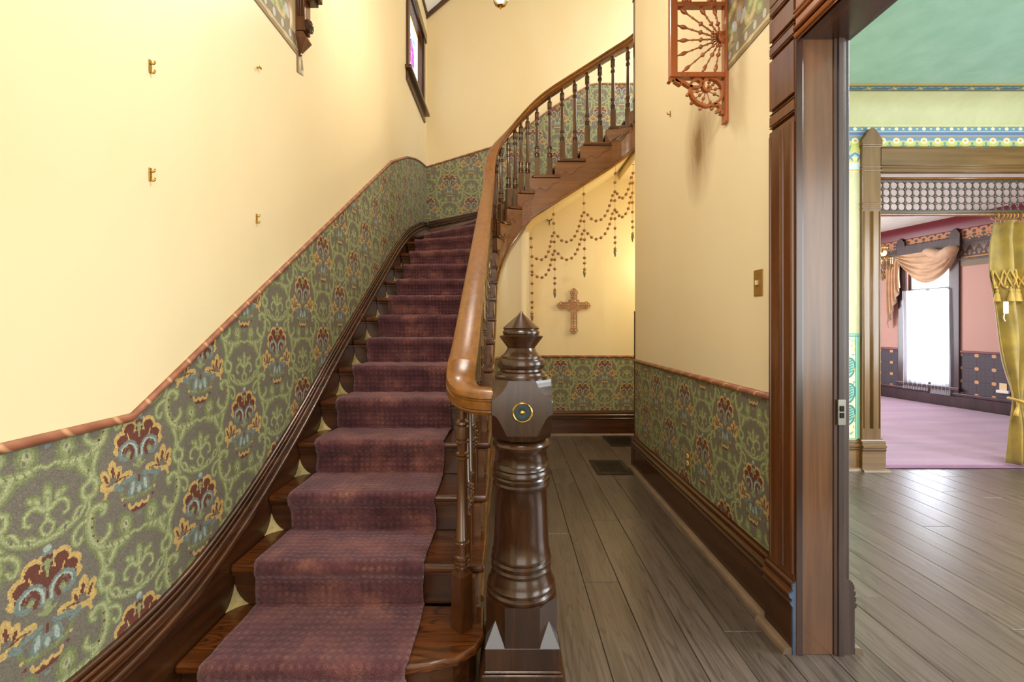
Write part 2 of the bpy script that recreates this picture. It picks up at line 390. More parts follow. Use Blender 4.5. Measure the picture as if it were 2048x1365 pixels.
# --- plaster
def plaster(name, c1, c2, rough=.45, stain=0, sc=.9, bs=.05, spec=.5):
    m, nt, b = newmat(name)
    f = noise(nt, objvec(nt, (1, 1, .35)), sc, 4, .6, .4)
    c = ramp(nt, f, [(.3, c1), (.7, c2)])
    if stain:
        # soot smudges on the wall itself, around one spot of the hall wall
        t = N(nt, 'ShaderNodeTexCoord'); mp = N(nt, 'ShaderNodeMapping'); mp.inputs['Location'].default_value = (0, -2.75/.24, -2.52/.42); mp.inputs['Scale'].default_value = (0, 1/.24, 1/.42)
        nt.links.new(t.outputs['Object'], mp.inputs[0])
        g = N(nt, 'ShaderNodeTexGradient', gradient_type='SPHERICAL'); nt.links.new(mp.outputs[0], g.inputs[0])
        n2 = noise(nt, objvec(nt, (3, 9, 2.6)), 1, 5, .6, 1.2)
        mu = N(nt, 'ShaderNodeMath', operation='MULTIPLY'); nt.links.new(g.outputs['Fac'], mu.inputs[0]); nt.links.new(n2, mu.inputs[1])
        mu2 = N(nt, 'ShaderNodeMath', operation='MULTIPLY', use_clamp=True); mu2.inputs[1].default_value = stain; nt.links.new(mu.outputs[0], mu2.inputs[0])
        c = mixc(nt, mu2.outputs[0], c, lin((150, 118, 78)))
    nt.links.new(c, b.inputs['Base Color']); b.inputs['Roughness'].default_value = rough
    b.inputs['Specular IOR Level'].default_value = spec
    bump(nt, b, noise(nt, objvec(nt), 40, 4), bs, .003)
    return m
M = {}
M['cream'] = plaster('cream_plaster', (232, 213, 167), (238, 221, 181), .40)
M['cream_r'] = plaster('cream_plaster_sooty', (235, 217, 175), (240, 224, 187), .42, 1.9)
M['white'] = plaster('white_ceiling', (226, 222, 212), (234, 230, 222), .7)
M['mint'] = plaster('mint_ceiling_paper', (142, 186, 170), (160, 200, 186), .33, 0, 5, .3)
M['cove'] = plaster('green_cove_paper', (190, 190, 146), (200, 200, 158), .6, 0, 8, .2)
M['vine'] = plaster('pale_vine_paper', (188, 185, 146), (198, 195, 158), .6, 0, 30, .1)
M['pink'] = plaster('pink_wallpaper', (190, 148, 134), (198, 156, 142), .6)
M['ceil2'] = plaster('parlour_ceiling_paper', (214, 214, 196), (230, 228, 214), .7, 0, 6)
M['burg'] = plain('burgundy_paint', (112, 44, 50), .4)
M['trimg'] = plain('olive_trim', (120, 104, 78), .5)
M['dark'] = wood('dark_walnut', (30, 15, 7), (62, 32, 15), (96, 54, 26), 'z', .27, .35)
M['darky'] = wood('dark_walnut_along_hall', (30, 15, 7), (62, 33, 15), (98, 55, 26), 'y', .27, .35)
M['darkx'] = wood('dark_walnut_across', (34, 18, 9), (68, 38, 19), (104, 62, 32), 'x', .27, .35)
M['casing'] = wood('red_walnut_casing', (54, 28, 12), (92, 51, 24), (124, 74, 38), 'z', .28, .4)
M['casingy'] = wood('red_walnut_header', (80, 38, 14), (130, 70, 30), (160, 92, 44), 'y', .24, .6)
M['jamb'] = wood('worn_jamb', (72, 44, 25), (106, 68, 41), (132, 90, 57), 'z', .32, .4)
M['jambd'] = wood('worn_door_edge', (46, 33, 30), (70, 53, 49), (92, 72, 66), 'z', .5, .1)
M['rail'] = wood('amber_handrail', (84, 47, 10), (122, 73, 18), (150, 96, 30), 'y', .32, .25, 1.6)
M['tread'] = wood('oak_tread', (44, 20, 6), (92, 48, 17), (132, 76, 30), 'x', .28, .4, 1.6, rings=1)
M['balus'] = wood('turned_baluster', (44, 24, 11), (78, 45, 21), (106, 65, 33), 'z', .24, .6)
M['string'] = wood('string_board', (84, 52, 30), (116, 74, 44), (140, 94, 60), 'x', .3, .5)
M['golden'] = wood('golden_oak_casing', (76, 50, 20), (110, 77, 37), (138, 103, 56), 'z', .35, .4)
M['goldenx'] = wood('golden_oak_header', (76, 50, 22), (108, 76, 38), (134, 100, 56), 'x', .35, .4)
M['fret'] = wood('cherry_fretwork', (130, 64, 30), (164, 88, 44), (186, 110, 62), 'z', .26, .6)
M['fretdark'] = wood('dark_fretwork', (40, 30, 22), (62, 48, 36), (84, 66, 50), 'x', .35, .3)
M['purple_w'] = wood('purple_walnut', (38, 25, 29), (58, 38, 43), (78, 56, 60), 'z', .35, .4)
M['shoe'] = plain('grey_brown_shoe', (122, 102, 82), .4, var=.1)
M['brass'] = plain('brass', (190, 150, 70), .25, 1)
M['brassd'] = plain('aged_brass', (172, 132, 66), .45, .55)
M['stop_glint'] = plain('corner_stop_painted_glint', (104, 104, 108), .4, .5)  # grey for the newel corner stops: window light reflecting off them, put into the colour
M['teal'] = plain('dark_teal_enamel', (20, 46, 52), .45)
M['rope'] = None
M['iron'] = plain('blackened_iron', (58, 50, 42), .42, .6)
M['bronze'] = plain('copper_brown_metal', (176, 128, 92), .5, .1, var=.15)
M['ivory'] = plain('ivory_plastic', (226, 206, 160), .4)
M['whitep'] = plain('white_plastic', (240, 238, 232), .4)
M['steel'] = plain('worn_steel', (150, 146, 138), .35, .8)
M['bead'] = plain('brown_bead', (146, 100, 58), .3, coat=.5)
M['gold'] = plain('gold_curtain', (152, 124, 42), .55, var=.14, sheen=.7, bumps=.35, bscale=180)
M['goldt'] = plain('gold_tassel', (196, 158, 66), .7, var=.15, sheen=.3, bumps=.5, bscale=160)
M['swag'] = plain('peach_swag', (206, 172, 136), .6, var=.08, sheen=.4)
M['bead2'] = plain('smoked_drop', (120, 104, 84), .2, coat=1)
M['blue'] = plain('blue_paint_residue', (64, 82, 110), .35, coat=.4, var=.25)
M['black'] = plain('black_void', (14, 12, 10), .8)
M['lead'] = plain('lead_came', (40, 38, 40), .4, .6)
def rope_mat():
    m, nt, b = newmat('rope_turned_moulding')
    t = N(nt, 'ShaderNodeTexCoord'); w_ = N(nt, 'ShaderNodeTexWave', wave_type='BANDS', bands_direction='DIAGONAL'); w_.inputs['Scale'].default_value = 4.2
    mp = N(nt, 'ShaderNodeMapping'); mp.inputs['Scale'].default_value = (1, 1, 1); nt.links.new(t.outputs['Object'], mp.inputs[0]); nt.links.new(mp.outputs[0], w_.inputs[0])
    nt.links.new(ramp(nt, w_.outputs['Fac'], [(.0, (196, 146, 108)), (.05, (146, 92, 66)), (.5, (154, 98, 72)), (.95, (138, 84, 60))]), b.inputs['Base Color'])
    b.inputs['Roughness'].default_value = .4; return m
M['rope'] = rope_mat()
def floor_mat():
    m, nt, b = newmat('grey_brown_oak_planks')
    i = N(nt, 'ShaderNodeObjectInfo')
    v = objvec(nt, (30, 1.6, 1), True)
    wv = N(nt, 'ShaderNodeTexNoise'); wv.inputs['Scale'].default_value = 1; wv.inputs['Detail'].default_value = 5; wv.inputs['Distortion'].default_value = 1.2; nt.links.new(v, wv.inputs[0])
    # growth rings: bands in a slowly warped field
    v2 = objvec(nt, (7, .55, 1), True); n2 = noise(nt, v2, 1, 2, .5, .3)
    mu = N(nt, 'ShaderNodeMath', operation='MULTIPLY'); mu.inputs[1].default_value = 26; nt.links.new(n2, mu.inputs[0])
    fr = N(nt, 'ShaderNodeMath', operation='FRACT'); nt.links.new(mu.outputs[0], fr.inputs[0])
    c = ramp(nt, i.outputs['Random'], [(0, (95, 83, 74)), (.5, (100, 88, 79)), (1, (106, 93, 84))])
    c = mixc(nt, .55, c, ramp(nt, fr.outputs[0], [(.0, (120, 110, 100)), (.16, (255, 255, 255)), (.85, (235, 235, 235)), (1, (150, 140, 130))]), 'MULTIPLY')
    c = mixc(nt, .6, c, ramp(nt, wv.outputs['Fac'], [(.32, (140, 132, 126)), (.55, (255, 255, 255))]), 'MULTIPLY')
    nt.links.new(c, b.inputs['Base Color']); b.inputs['Roughness'].default_value = .30; b.inputs['Specular IOR Level'].default_value = .6; b.inputs['Coat Weight'].default_value = .3; b.inputs['Coat Roughness'].default_value = .28
    bump(nt, b, fr.outputs[0], .06, .001); return m
M['floor'] = floor_mat()
def runner_mat():
    m, nt, b = newmat('mauve_stair_carpet')
    t = N(nt, 'ShaderNodeTexCoord'); sx = N(nt, 'ShaderNodeSeparateXYZ'); nt.links.new(t.outputs['UV'], sx.inputs[0])
    out = []
    for ax in ('X', 'Y'):
        a = N(nt, 'ShaderNodeMath', operation='MULTIPLY'); a.inputs[1].default_value = 2*PI/.030; nt.links.new(sx.outputs[ax], a.inputs[0])
        s_ = N(nt, 'ShaderNodeMath', operation='SINE'); nt.links.new(a.outputs[0], s_.inputs[0])
        q = N(nt, 'ShaderNodeMath', operation='MULTIPLY_ADD'); q.inputs[1].default_value = .5; q.inputs[2].default_value = .5; nt.links.new(s_.outputs[0], q.inputs[0]); out.append(q.outputs[0])
    mu = N(nt, 'ShaderNodeMath', operation='MULTIPLY'); nt.links.new(out[0], mu.inputs[0]); nt.links.new(out[1], mu.inputs[1])
    pile = noise(nt, objvec(nt), 330, 2); big = noise(nt, objvec(nt, (1, 1, 1)), 5, 4, .65)
    # walked-on nap: brushed streaks along the run
    c = ramp(nt, big, [(.34, (98, 50, 58)), (.5, (124, 70, 74)), (.66, (166, 106, 92))])
    wf = ramp(nt, noise(nt, objvec(nt), 9, 3), [(.35, (60, 60, 60)), (.6, (235, 235, 235))])
    c = mixc(nt, wf, c, ramp(nt, mu.outputs[0], [(.15, (184, 176, 182)), (.6, (255, 255, 255))]), 'MULTIPLY')
    c = mixc(nt, .8, c, ramp(nt, pile, [(.35, (120, 110, 118)), (.65, (255, 255, 255))]), 'MULTIPLY')
    nt.links.new(c, b.inputs['Base Color']); b.inputs['Roughness'].default_value = .9
    b.inputs['Sheen Weight'].default_value = .55; b.inputs['Sheen Tint'].default_value = (.75, .5, .55, 1); b.inputs['Sheen Roughness'].default_value = .4
    ad = N(nt, 'ShaderNodeMath', operation='ADD'); nt.links.new(mu.outputs[0], ad.inputs[0]); nt.links.new(pile, ad.inputs[1])
    bump(nt, b, ad.outputs[0], .7, .006); return m
M['runner'] = runner_mat()
def carpet_mat():
    m, nt, b = newmat('orchid_carpet')
    f = noise(nt, objvec(nt, (.4, 2, 1)), 2.2, 4); c = ramp(nt, f, [(.3, (138, 84, 122)), (.7, (168, 116, 154))])
    c = mixc(nt, .5, c, ramp(nt, noise(nt, objvec(nt), 150, 2), [(.35, (170, 160, 168)), (.65, (255, 255, 255))]), 'MULTIPLY')
    nt.links.new(c, b.inputs['Base Color']); b.inputs['Roughness'].default_value = .9; b.inputs['Sheen Weight'].default_value = .4
    bump(nt, b, noise(nt, objvec(nt), 150, 2), .4, .005); return m
M['carpet'] = carpet_mat()
def glow(name, c, st):
    m, nt, b = newmat(name); b.inputs['Base Color'].default_value = (*lin(c), 1); b.inputs['Emission Color'].default_value = (*lin(c), 1); b.inputs['Emission Strength'].default_value = st; return m
def glassy(name, c, rough=.02, alpha=1, trans=1):
    m, nt, b = newmat(name); b.inputs['Base Color'].default_value = (*lin(c), 1); b.inputs['Transmission Weight'].default_value = trans; b.inputs['Roughness'].default_value = rough; b.inputs['IOR'].default_value = 1.45; b.inputs['Alpha'].default_value = alpha; return m
M['daywin'] = glow('daylight_pane', (236, 244, 255), 12)
M['bulb'] = glow('lit_bulb', (255, 214, 140), 7)
M['glass'] = glassy('clear_glass', (246, 240, 226))
M['crystal'] = glassy('crystal', (250, 226, 190), .05)
def lace_mat():
    m, nt, b = newmat('white_lace'); b.inputs['Base Color'].default_value = (.62, .62, .66, 1); b.inputs['Roughness'].default_value = .8
    tr = N(nt, 'ShaderNodeBsdfTranslucent'); tr.inputs[0].default_value = (.9, .92, .96, 1)
    tp = N(nt, 'ShaderNodeBsdfTransparent'); mx = N(nt, 'ShaderNodeMixShader'); mx.inputs[0].default_value = .45
    mx2 = N(nt, 'ShaderNodeMixShader'); mx2.inputs[0].default_value = .25
    nt.links.new(b.outputs[0], mx.inputs[1]); nt.links.new(tr.outputs[0], mx.inputs[2]); nt.links.new(mx.outputs[0], mx2.inputs[1]); nt.links.new(tp.outputs[0], mx2.inputs[2])
    nt.links.new(mx2.outputs[0], nt.nodes['Material Output'].inputs[0]); return m
M['lace'] = lace_mat()
# ------------------------------------------------------------------ key dimensions
XL, YB = -1.20, 6.33            # left wall, stairwell back wall
XR, YJ = 1.221, 1.783           # hall wall, jamb of the cased opening
XR2 = XR+.177
YE = 4.134                      # end of the hall wall
YH = 5.40                       # back wall of the hall, under the upper flight
H1, H2 = 3.5, 3.77              # first ceiling, landing level
RISE, RUN, Y1 = .1796, .2852, 1.514
YP = 4.09                       # partition between side room and parlour
TOP = 6.5
# ------------------------------------------------------------------ floor of planks
fl = struct(MB().box((XL-.1, -1.6, -.06), (8.2, 9.8, -.022)).build('floor', M['black']))
def planks(x0, x1, y0, y1, w=.186):
    x = x0; i = 0
    while x < x1-.01:
        xe = min(x+w, x1); y = y0-random.uniform(0, 1.5)
        while y < y1:
            L = random.uniform(1.3, 2.1); ye = min(y+L, y1); ys = max(y, y0)
            if ye-ys > .02:
                g = .0012; h = random.uniform(-.0006, .0006)
                b = MB(); z0, z1 = -.022, h; c = .0022
                xs0, xs1, ya, yb = x+g, xe-g, ys+g, ye-g
                b.add([(xs0, ya, z0), (xs1, ya, z0), (xs1, yb, z0), (xs0, yb, z0), (xs0, ya, z1-c), (xs1, ya, z1-c), (xs1, yb, z1-c), (xs0, yb, z1-c),
                       (xs0+c, ya+c, z1), (xs1-c, ya+c, z1), (xs1-c, yb-c, z1), (xs0+c, yb-c, z1)],
                      [(0, 1, 5, 4), (1, 2, 6, 5), (2, 3, 7, 6), (3, 0, 4, 7), (4, 5, 9, 8), (5, 6, 10, 9), (6, 7, 11, 10), (7, 4, 8, 11), (8, 9, 10, 11)])
                b.build('plank', M['floor'], fl)
            y += L
        x = xe; i += 1
planks(-.34, 6.17, .3, YP+.06)          # hall and side room, one run of boards
planks(-.34, 2.45, YP+.06, YH)
# ------------------------------------------------------------------ walls of the hall
wl = struct(MB().box((XL-.12, -1.6, 0), (XL, 5.14, TOP)).box((XL-.12, 5.14, 0), (XL, 6.02, 4.42)).box((XL-.12, 5.14, 5.4), (XL, 6.02, TOP)).box((XL-.12, 6.02, 0), (XL, YB, TOP)).build('wall_left', M['cream']))
struct(MB().box((XL-.12, YB, 0), (3.4, YB+.1, 7.0)).build('wall_back', M['cream']))
struct(MB().box((XL-.1, -1.6, 0), (XR2, -1.5, H1)).build('wall_front', M['cream']))
wr = struct(MB().box((XR, YJ+.02, 0), (XR2, YE, TOP)).build('wall_right', M['cream_r']))
struct(MB().box((XR, -1.6, 2.60), (XR2, YJ+.02, H1)).build('wall_over_opening', M['cream']))
wh = struct(MB().prism([(.21, 0), (2.6, 0), (2.6, 3.5), (1.48, 3.5), (1.36, 3.325), (1.125, 3.145), (.273, 2.605), (.21, 2.57)], YH, YH+.1, lambda a, c_, d: (a, d, c_)).build('wall_hall_back', M['cream']))
struct(MB().box((2.5, YP+.1, 0), (2.6, YH+.1, H1)).build('wall_passage', M['cream']))
struct(MB().box((XL-.1, -1.6, H1), (XR2, 2.36, H1+.24)).build('ceiling', M['white']))
struct(MB().box((XL-.1, 2.36, H1-.02), (XR2, 2.46, TOP)).build('wall_above_hall', M['cream']))
# stairwell ceiling, sloping up from the left wall
c = MB(); c.prism([(XL-.1, 5.86), (-.75, 6.345), (3.4, 6.345), (3.4, 6.44), (-.8, 6.44), (XL-.1, 5.96)], 2.36, YB+.1, lambda a, b, d: (a, d, b))
struct(c.build('ceiling', M['white']))
ct = MB().sweep([(0, 0), (.03, 0), (.03, -.035), (0, -.045)], [(XL, 2.4, 5.955), (XL, YB, 5.955)], (1, 0, 0))
struct(ct.build('trim_1', M['dark']))
ct = MB().prism([(XL, 5.95), (-.75, 6.345), (3.3, 6.345), (3.3, 6.29), (-.72, 6.29), (XL, 5.885)], YB-.03, YB, lambda a, b, d: (a, d, b))
struct(ct.build('trim_2', M['darkx']))
# landing, its floor and closing walls upstairs
struct(MB().box((1.42, 4.10, H1), (3.4, YB, H2)).build('floor', M['cream']))
struct(MB().box((3.3, 4.0, H2), (3.4, YB, TOP)).build('wall_landing', M['white']))
struct(MB().box((XR2, 4.02, H2), (3.4, 4.10, TOP)).build('wall_landing_front', M['white']))
struct(MB().box((XR2, YP+.05, H1-.3), (2.6, YH+.1, H1)).build('ceiling', M['cream']))
# ------------------------------------------------------------------ staircase layout
yk = lambda k: Y1+(k-1)*RUN
I = {k: (-.13, yk(k)) for k in range(1, 11)}
I.update({11: (-.13, 4.33), 12: (-.13, 4.46), 13: (-.115, 4.58), 14: (-.07, 4.68), 15: (.01, 4.75), 16: (.134, 4.79), 17: (.273, 4.80), 18: (.557, 4.80), 19: (.84, 4.80), 20: (1.125, 4.80), 21: (1.36, 4.735)})
O = {k: (-1.165, yk(k)) for k in range(1, 13)}
O.update({13: (-1.165, 4.93), 14: (-1.165, 5.50), 15: (-1.01, 6.30), 16: (-.45, 6.30), 17: (.05, 6.30), 18: (.45, 6.30), 19: (.79, 6.30), 20: (1.10, 6.30), 21: (1.42, 6.30)})
KL = 21
spath = [(-.13, 1.62)]+[(-.13, y) for y in np.arange(1.7, 4.35, .1)]+smooth_pts([(-.13, 4.36), (-.13, 4.46), (-.115, 4.58), (-.07, 4.68), (.01, 4.75), (.134, 4.79), (.273, 4.80)], 4)+[(x, 4.80) for x in np.arange(.33, 1.14, .09)]+smooth_pts([(1.16, 4.80), (1.27, 4.785), (1.36, 4.735), (1.41, 4.65), (1.425, 4.52), (1.425, 4.32)], 4)
spath = np.array(spath); slen = np.r_[0, np.cumsum(np.hypot(*np.diff(spath, axis=0).T))]
def s_at(p):
    """arc length of the point of the string nearest p"""
    best = (9, 0)
    for i in range(len(spath)-1):
        a, b = spath[i], spath[i+1]; d = b-a; L2 = d@d
        if L2 < 1e-12: continue
        t = min(1, max(0, (np.array(p)-a)@d/L2)); q = a+d*t; e = np.hypot(*(q-np.array(p)))
        if e < best[0]-1e-9: best = (e, slen[i]+t*math.sqrt(L2))
    return best[1]
def S_(s, off=0.0):
    """point on the string at arc s, moved off metres to the hall side; also the tangent"""
    x = np.interp(s, slen, spath[:, 0]); y = np.interp(s, slen, spath[:, 1])
    a = np.array([np.interp(s-.03, slen, spath[:, 0]), np.interp(s-.03, slen, spath[:, 1])]); b = np.array([np.interp(s+.03, slen, spath[:, 0]), np.interp(s+.03, slen, spath[:, 1])])
    t = (b-a)/np.hypot(*(b-a)); n = np.array([t[1], -t[0]])
    return np.array([x, y])+n*off, t, n
sk = {k: s_at(I[k]) for k in range(1, KL+1)}
sk[1] = -.11+sk[1] if False else s_at((-.13, 1.62))-.1
def nosing(s):
    ks = list(range(1, KL+1)); return float(np.interp(s, [sk[k] for k in ks], [k*RISE for k in ks]))
def npt(k, f, off=0.0):
    """point a fraction f of the way along nosing k from the wall, off metres down-stairs"""
    o = np.array(O[k]); i = np.array(I[k]); d = (i-o)/np.hypot(*(i-o)); n = np.array([d[1], -d[0]])
    return o+(i-o)*f+n*off
STAIR = thing('staircase', 'dark wood staircase that rises along the papered wall and turns at the back wall', 'staircase', (-.65, 1.5, 0))
TH = .034
for k in range(1, KL+1):
    z = k*RISE; b = MB()
    if k == 1:
        poly = [(-1.165, 1.497), (-.40, 1.485), (-.27, 1.50), (-.18, 1.53), (-.115, 1.585), (-.09, 1.65), (-.095, 1.72), (-.10, yk(2)+.02), (-1.165, yk(2)+.05)]
    elif k == KL:
        poly = [tuple(npt(k, 0)), tuple(npt(k, 1, 0)+np.array([.02, -.03])), (1.44, 4.66), (1.452, 4.5), (1.452, 4.32), (1.5, 4.32), (1.5, 6.30)]
    else:
        ss = np.linspace(sk[k], sk[k+1]+.02, 6)
        inner = [tuple(S_(s, .032)[0]) for s in ss]
        poly = [tuple(npt(k, 0))]+inner+[tuple(npt(k+1, .97, -.045))]+[tuple(npt(k+1, 0, -.045))]
        if k == 14: poly.append((-1.165, 6.30))
    b.prism(poly, z-TH, z, lambda a, c_, d: (a, c_, d))
    b.build('tread', M['tread'], STAIR, bevel=.012, seg=3)
    # riser and cove moulding under the nosing
    a, e = npt(k, .0, -.032), npt(k, .985, -.032); a2, e2 = npt(k, 0, -.052), npt(k, .985, -.052)
    if k == 1:
        p2 = [(-1.165, 1.53), (-.41, 1.517), (-.28, 1.53), (-.20, 1.558), (-.145, 1.605), (-.125, 1.66), (-.125, 1.75), (-1.165, 1.75)]
        MB().prism(p2, 0, z-TH, lambda a, c_, d: (a, c_, d)).build('riser', M['darkx'], STAIR, bevel=.004)
    else:
        b = MB().prism([tuple(a), tuple(e), tuple(e2), tuple(a2)], (k-1)*RISE, z-TH, lambda p, q, d: (p, q, d))
        n = npt(k, 0, -.014); m_ = npt(k, .99, -.014)
        b.prism([tuple(n), tuple(m_), tuple(e), tuple(a)], z-TH-.018, z-TH, lambda p, q, d: (p, q, d))
        b.build('riser', M['darkx'], STAIR, bevel=.003)
# string board on the hall side, with its stepped top and bead
DEP = .50
b = MB(); lo_line = []
S0, S1 = .14, slen[-1]
ss = sorted(set([S0]+[float(x) for x in np.arange(S0, S1, .05)]+[sk[k]-.032 for k in range(2, KL+1)]+[sk[k]-.031 for k in range(2, KL+1)]+[S1]))
rows = []
for s in ss:
    kk = max([k for k in range(1, KL+1) if sk[k]-.0315 <= s] or [1]); zt = kk*RISE-TH
    if s > sk[KL]: zt = KL*RISE-TH
    zl = max(.0, nosing(s)-DEP+.03); zl = min(zl, zt-.02)
    rows.append((s, zl, zt))
outer = [(S_(s)[0], zl, zt) for s, zl, zt in rows]; inn = [(S_(s, -.03)[0], zl, zt) for s, zl, zt in rows]
P = [[(p[0], p[1], zt) for p, zl, zt in inn], [(p[0], p[1], zt) for p, zl, zt in outer], [(p[0], p[1], zl) for p, zl, zt in outer], [(p[0], p[1], zl) for p, zl, zt in inn]]
b.grid(P).build('string_board', M['string'], STAIR)
sb = [s for s in np.arange(S0, S1, .06) if nosing(s)-DEP+.03 > .02]
pts = [(*S_(s, .0)[0], nosing(s)-DEP+.03) for s in sb]; nn = [(*S_(s)[2], 0) for s in sb]
MB().sweep([(-.03, -.012), (.012, -.012), (.016, 0), (.012, .014), (0, .022), (-.03, .02)], pts, nn).build('string_bead', M['rail'], STAIR, smooth=True, angle=40)
# end bracket under every tread end: a thin scrolled plate
for k in range(2, KL):
    s0, s1 = sk[k], sk[k+1]; L = s1-s0; z = k*RISE-TH
    out = smooth_pts([(0, 0), (.0, -.10), (.25, -.135), (.42, -.105), (.6, -.14), (.8, -.10), (.93, -.06), (1.12, -.045), (1.18, 0)], 3)
    b = MB(); fr = []; bk = []
    for u, dz in out:
        q = S_(s0-.03+u*max(L, .16), .007)[0]; q2 = S_(s0-.03+u*max(L, .16), -.002)[0]; fr.append((q[0], q[1], z+dz)); bk.append((q2[0], q2[1], z+dz))
    n = len(fr); b.add(fr+bk, [tuple(range(n)), tuple(range(n, 2*n))[::-1]]+[(i, (i+1) % n, n+(i+1) % n, n+i) for i in range(n)])
    b.build('end_bracket', M['string'], STAIR)
# soffit under the upper flight and under the landing
b = MB(); rr = []
for s in np.arange(s_at((.1, 4.785)), s_at((1.375, 4.72)), .04):
    p = S_(s, -.02)[0]; zz = nosing(s)-DEP+.035; rr.append(((p[0], p[1], zz), (p[0], YH+.02, zz)))
b.grid([[a for a, _ in rr], [c_ for _, c_ in rr]]); b.build('soffit', M['cream'], STAIR, solid=.012)
# skirt board with stacked mouldings on the wall side
def skirt_z(y):
    P_ = [(.2, .40), (1.0, .40), (1.281, .402), (1.40, .405), (1.503, .418), (1.686, .478), (1.835, .545), (2.08, .668), (2.49, .915), (2.83, 1.155), (4.45, 2.175), (4.75, 2.355), (5.23, 2.58), (5.9, 2.805), (6.31, 2.90)]
    return float(np.interp(y, [p[0] for p in P_], [p[1] for p in P_]))
def skirt_zb(x):
    P_ = [(-1.2, 2.90), (-.42, 3.06), (.05, 3.23), (.45, 3.45), (1.42, 4.06), (3, 4.06)]
    return float(np.interp(x, [p[0] for p in P_], [p[1] for p in P_]))
ys = list(np.arange(.2, 6.31, .07))+[6.305]
ks_ = np.convolve([skirt_z(y) for y in np.r_[[.2]*3, ys, [6.31]*3]], np.ones(7)/7, 'valid')
SK = list(zip(ys, [float(v) for v in ks_]))
prof = [(0, 0), (.010, 0)]
for a_, b_, r_ in ((.010, -.009, .008), (.016, -.027, .007), (.026, -.046, .010), (.024, -.066, .007), (.036, -.088, .011), (.030, -.112, .009)):
    prof += [(a_+r_*math.cos(q_), b_+r_*math.sin(q_)) for q_ in (1.25, .6, 0, -.6, -1.25)]+[(a_-.004, b_-r_-.003)]
prof += [(.026, -.130), (0, -.130)]
def mould(pts, side): return MB().sweep(prof, pts, side)
mould([(XL+.003, y, z) for y, z in SK], (1, 0, 0)).build('skirt_moulding', M['darky'], STAIR, smooth=True, angle=30)
b = MB(); b.grid([[(XL+.025, y, z-.11) for y, z in SK], [(XL+.025, y, max(0, min(z-.30, z-.40))) if y > 1.6 else (XL+.025, y, 0) for y, z in SK]])
b.build('skirt_board', M['darky'], STAIR, solid=.02)
xs = list(np.arange(XL+.03, 1.5, .1)); zz = [skirt_zb(x) for x in xs]
mould([(x, YB-.003, z) for x, z in zip(xs, zz)], (0, -1, 0)).build('skirt_moulding', M['darkx'], STAIR, smooth=True, angle=30)
b = MB(); b.grid([[(x, YB-.025, z-.11) for x, z in zip(xs, zz)], [(x, YB-.025, z-.45) for x, z in zip(xs, zz)]]); b.build('skirt_board', M['tread'], STAIR, solid=.02)
# brass dust corners where tread, riser and skirt meet
def dust(k):
    y = yk(k+1)-.0+.032; z = k*RISE; x = XL+.036; L = .062
    b = MB(); n = 5; A = []
    P0, Px, Py, Pz = (x, y, z), (x+L, y, z), (x, y-L, z), (x, y, z+L*1.35)
    tri = []
    def bez(a, b_, c_, t): return tuple((1-t)**2*a[i]+2*t*(1-t)*b_[i]+t*t*c_[i] for i in range(3))
    mid = tuple((Px[i]+Py[i]+Pz[i])/3*.62+P0[i]*.38 for i in range(3))
    vs = [mid]; ring = []
    for a, c_ in ((Px, Py), (Py, Pz), (Pz, Px)):
        m_ = tuple((a[i]+c_[i])/2*.55+P0[i]*.45 for i in range(3))
        for t in np.linspace(0, 1, n)[:-1]: ring.append(bez(a, m_, c_, t))
    vs += ring; m = len(ring)
    b.add(vs, [(0, 1+i, 1+(i+1) % m) for i in range(m)]); b.sphere(mid, .004, 6, 4)
    return b
M['dust'] = plain('pale_stamped_brass', (160, 142, 92), .55, .2, var=.2)
for k in range(1, 12): dust(k).build('dust_corner', M['dust'], STAIR)
# ------------------------------------------------------------------ stair runner
RUNN = thing('stair_runner', 'mauve brown cut pile carpet runner folded over every tread of the staircase', 'carpet', (-.7, 1.5, 0))
NA = 27; rows = []; VV = []
fo, fi = .105, .785
def crow(k, off, z):
    r = []
    if k == 1: off += .032
    for j in range(NA):
        t = j/(NA-1); f = fo+(fi-fo)*t
        p = npt(k, f, off); r.append((p[0], p[1], z))
    rows.append(r)
for k in range(1, KL+1):
    z = k*RISE; zb = (k-1)*RISE
    for off, dz in ((-.014, zb+.012), (-.010, zb+.03), (-.012, zb+.07), (-.012, z-.075), (-.006, z-.052), (.006, z-.036), (.013, z-.018), (.013, z-.003), (.006, z+.009), (-.006, z+.014), (-.03, z+.0155)):
        crow(k, off, dz)
    if k < KL:
        a, bb = rows[-1], None
        for t in (.3, .6, .85):
            # blend towards the next riser foot
            nxt = [npt(k+1, fo+(fi-fo)*j/(NA-1), -.014) for j in range(NA)]
            rows.append([(a[j][0]*(1-t)+nxt[j][0]*t, a[j][1]*(1-t)+nxt[j][1]*t, z+.0155-.003*t) for j in range(NA)])
rng = np.random.default_rng(2); v = 0
b = MB(); uvs = []
for i, r in enumerate(rows):
    if i: v += (Vector(r[NA//2])-Vector(rows[i-1][NA//2])).length
    for j in range(NA):
        x, y, z = r[j]; dz = .0025*math.sin(j*1.3+i*.9)+float(rng.normal(0, .0008))
        ex = (.004*math.sin(i*.7)+float(rng.normal(0, .0015))) if j in (0, NA-1) else 0
        r[j] = (x+ex, y, z+dz); uvs.append((.70*j/(NA-1), v))
b.grid(rows); o = b.build('runner_pile', M['runner'], RUNN, smooth=True, uvs=uvs, solid=.014)
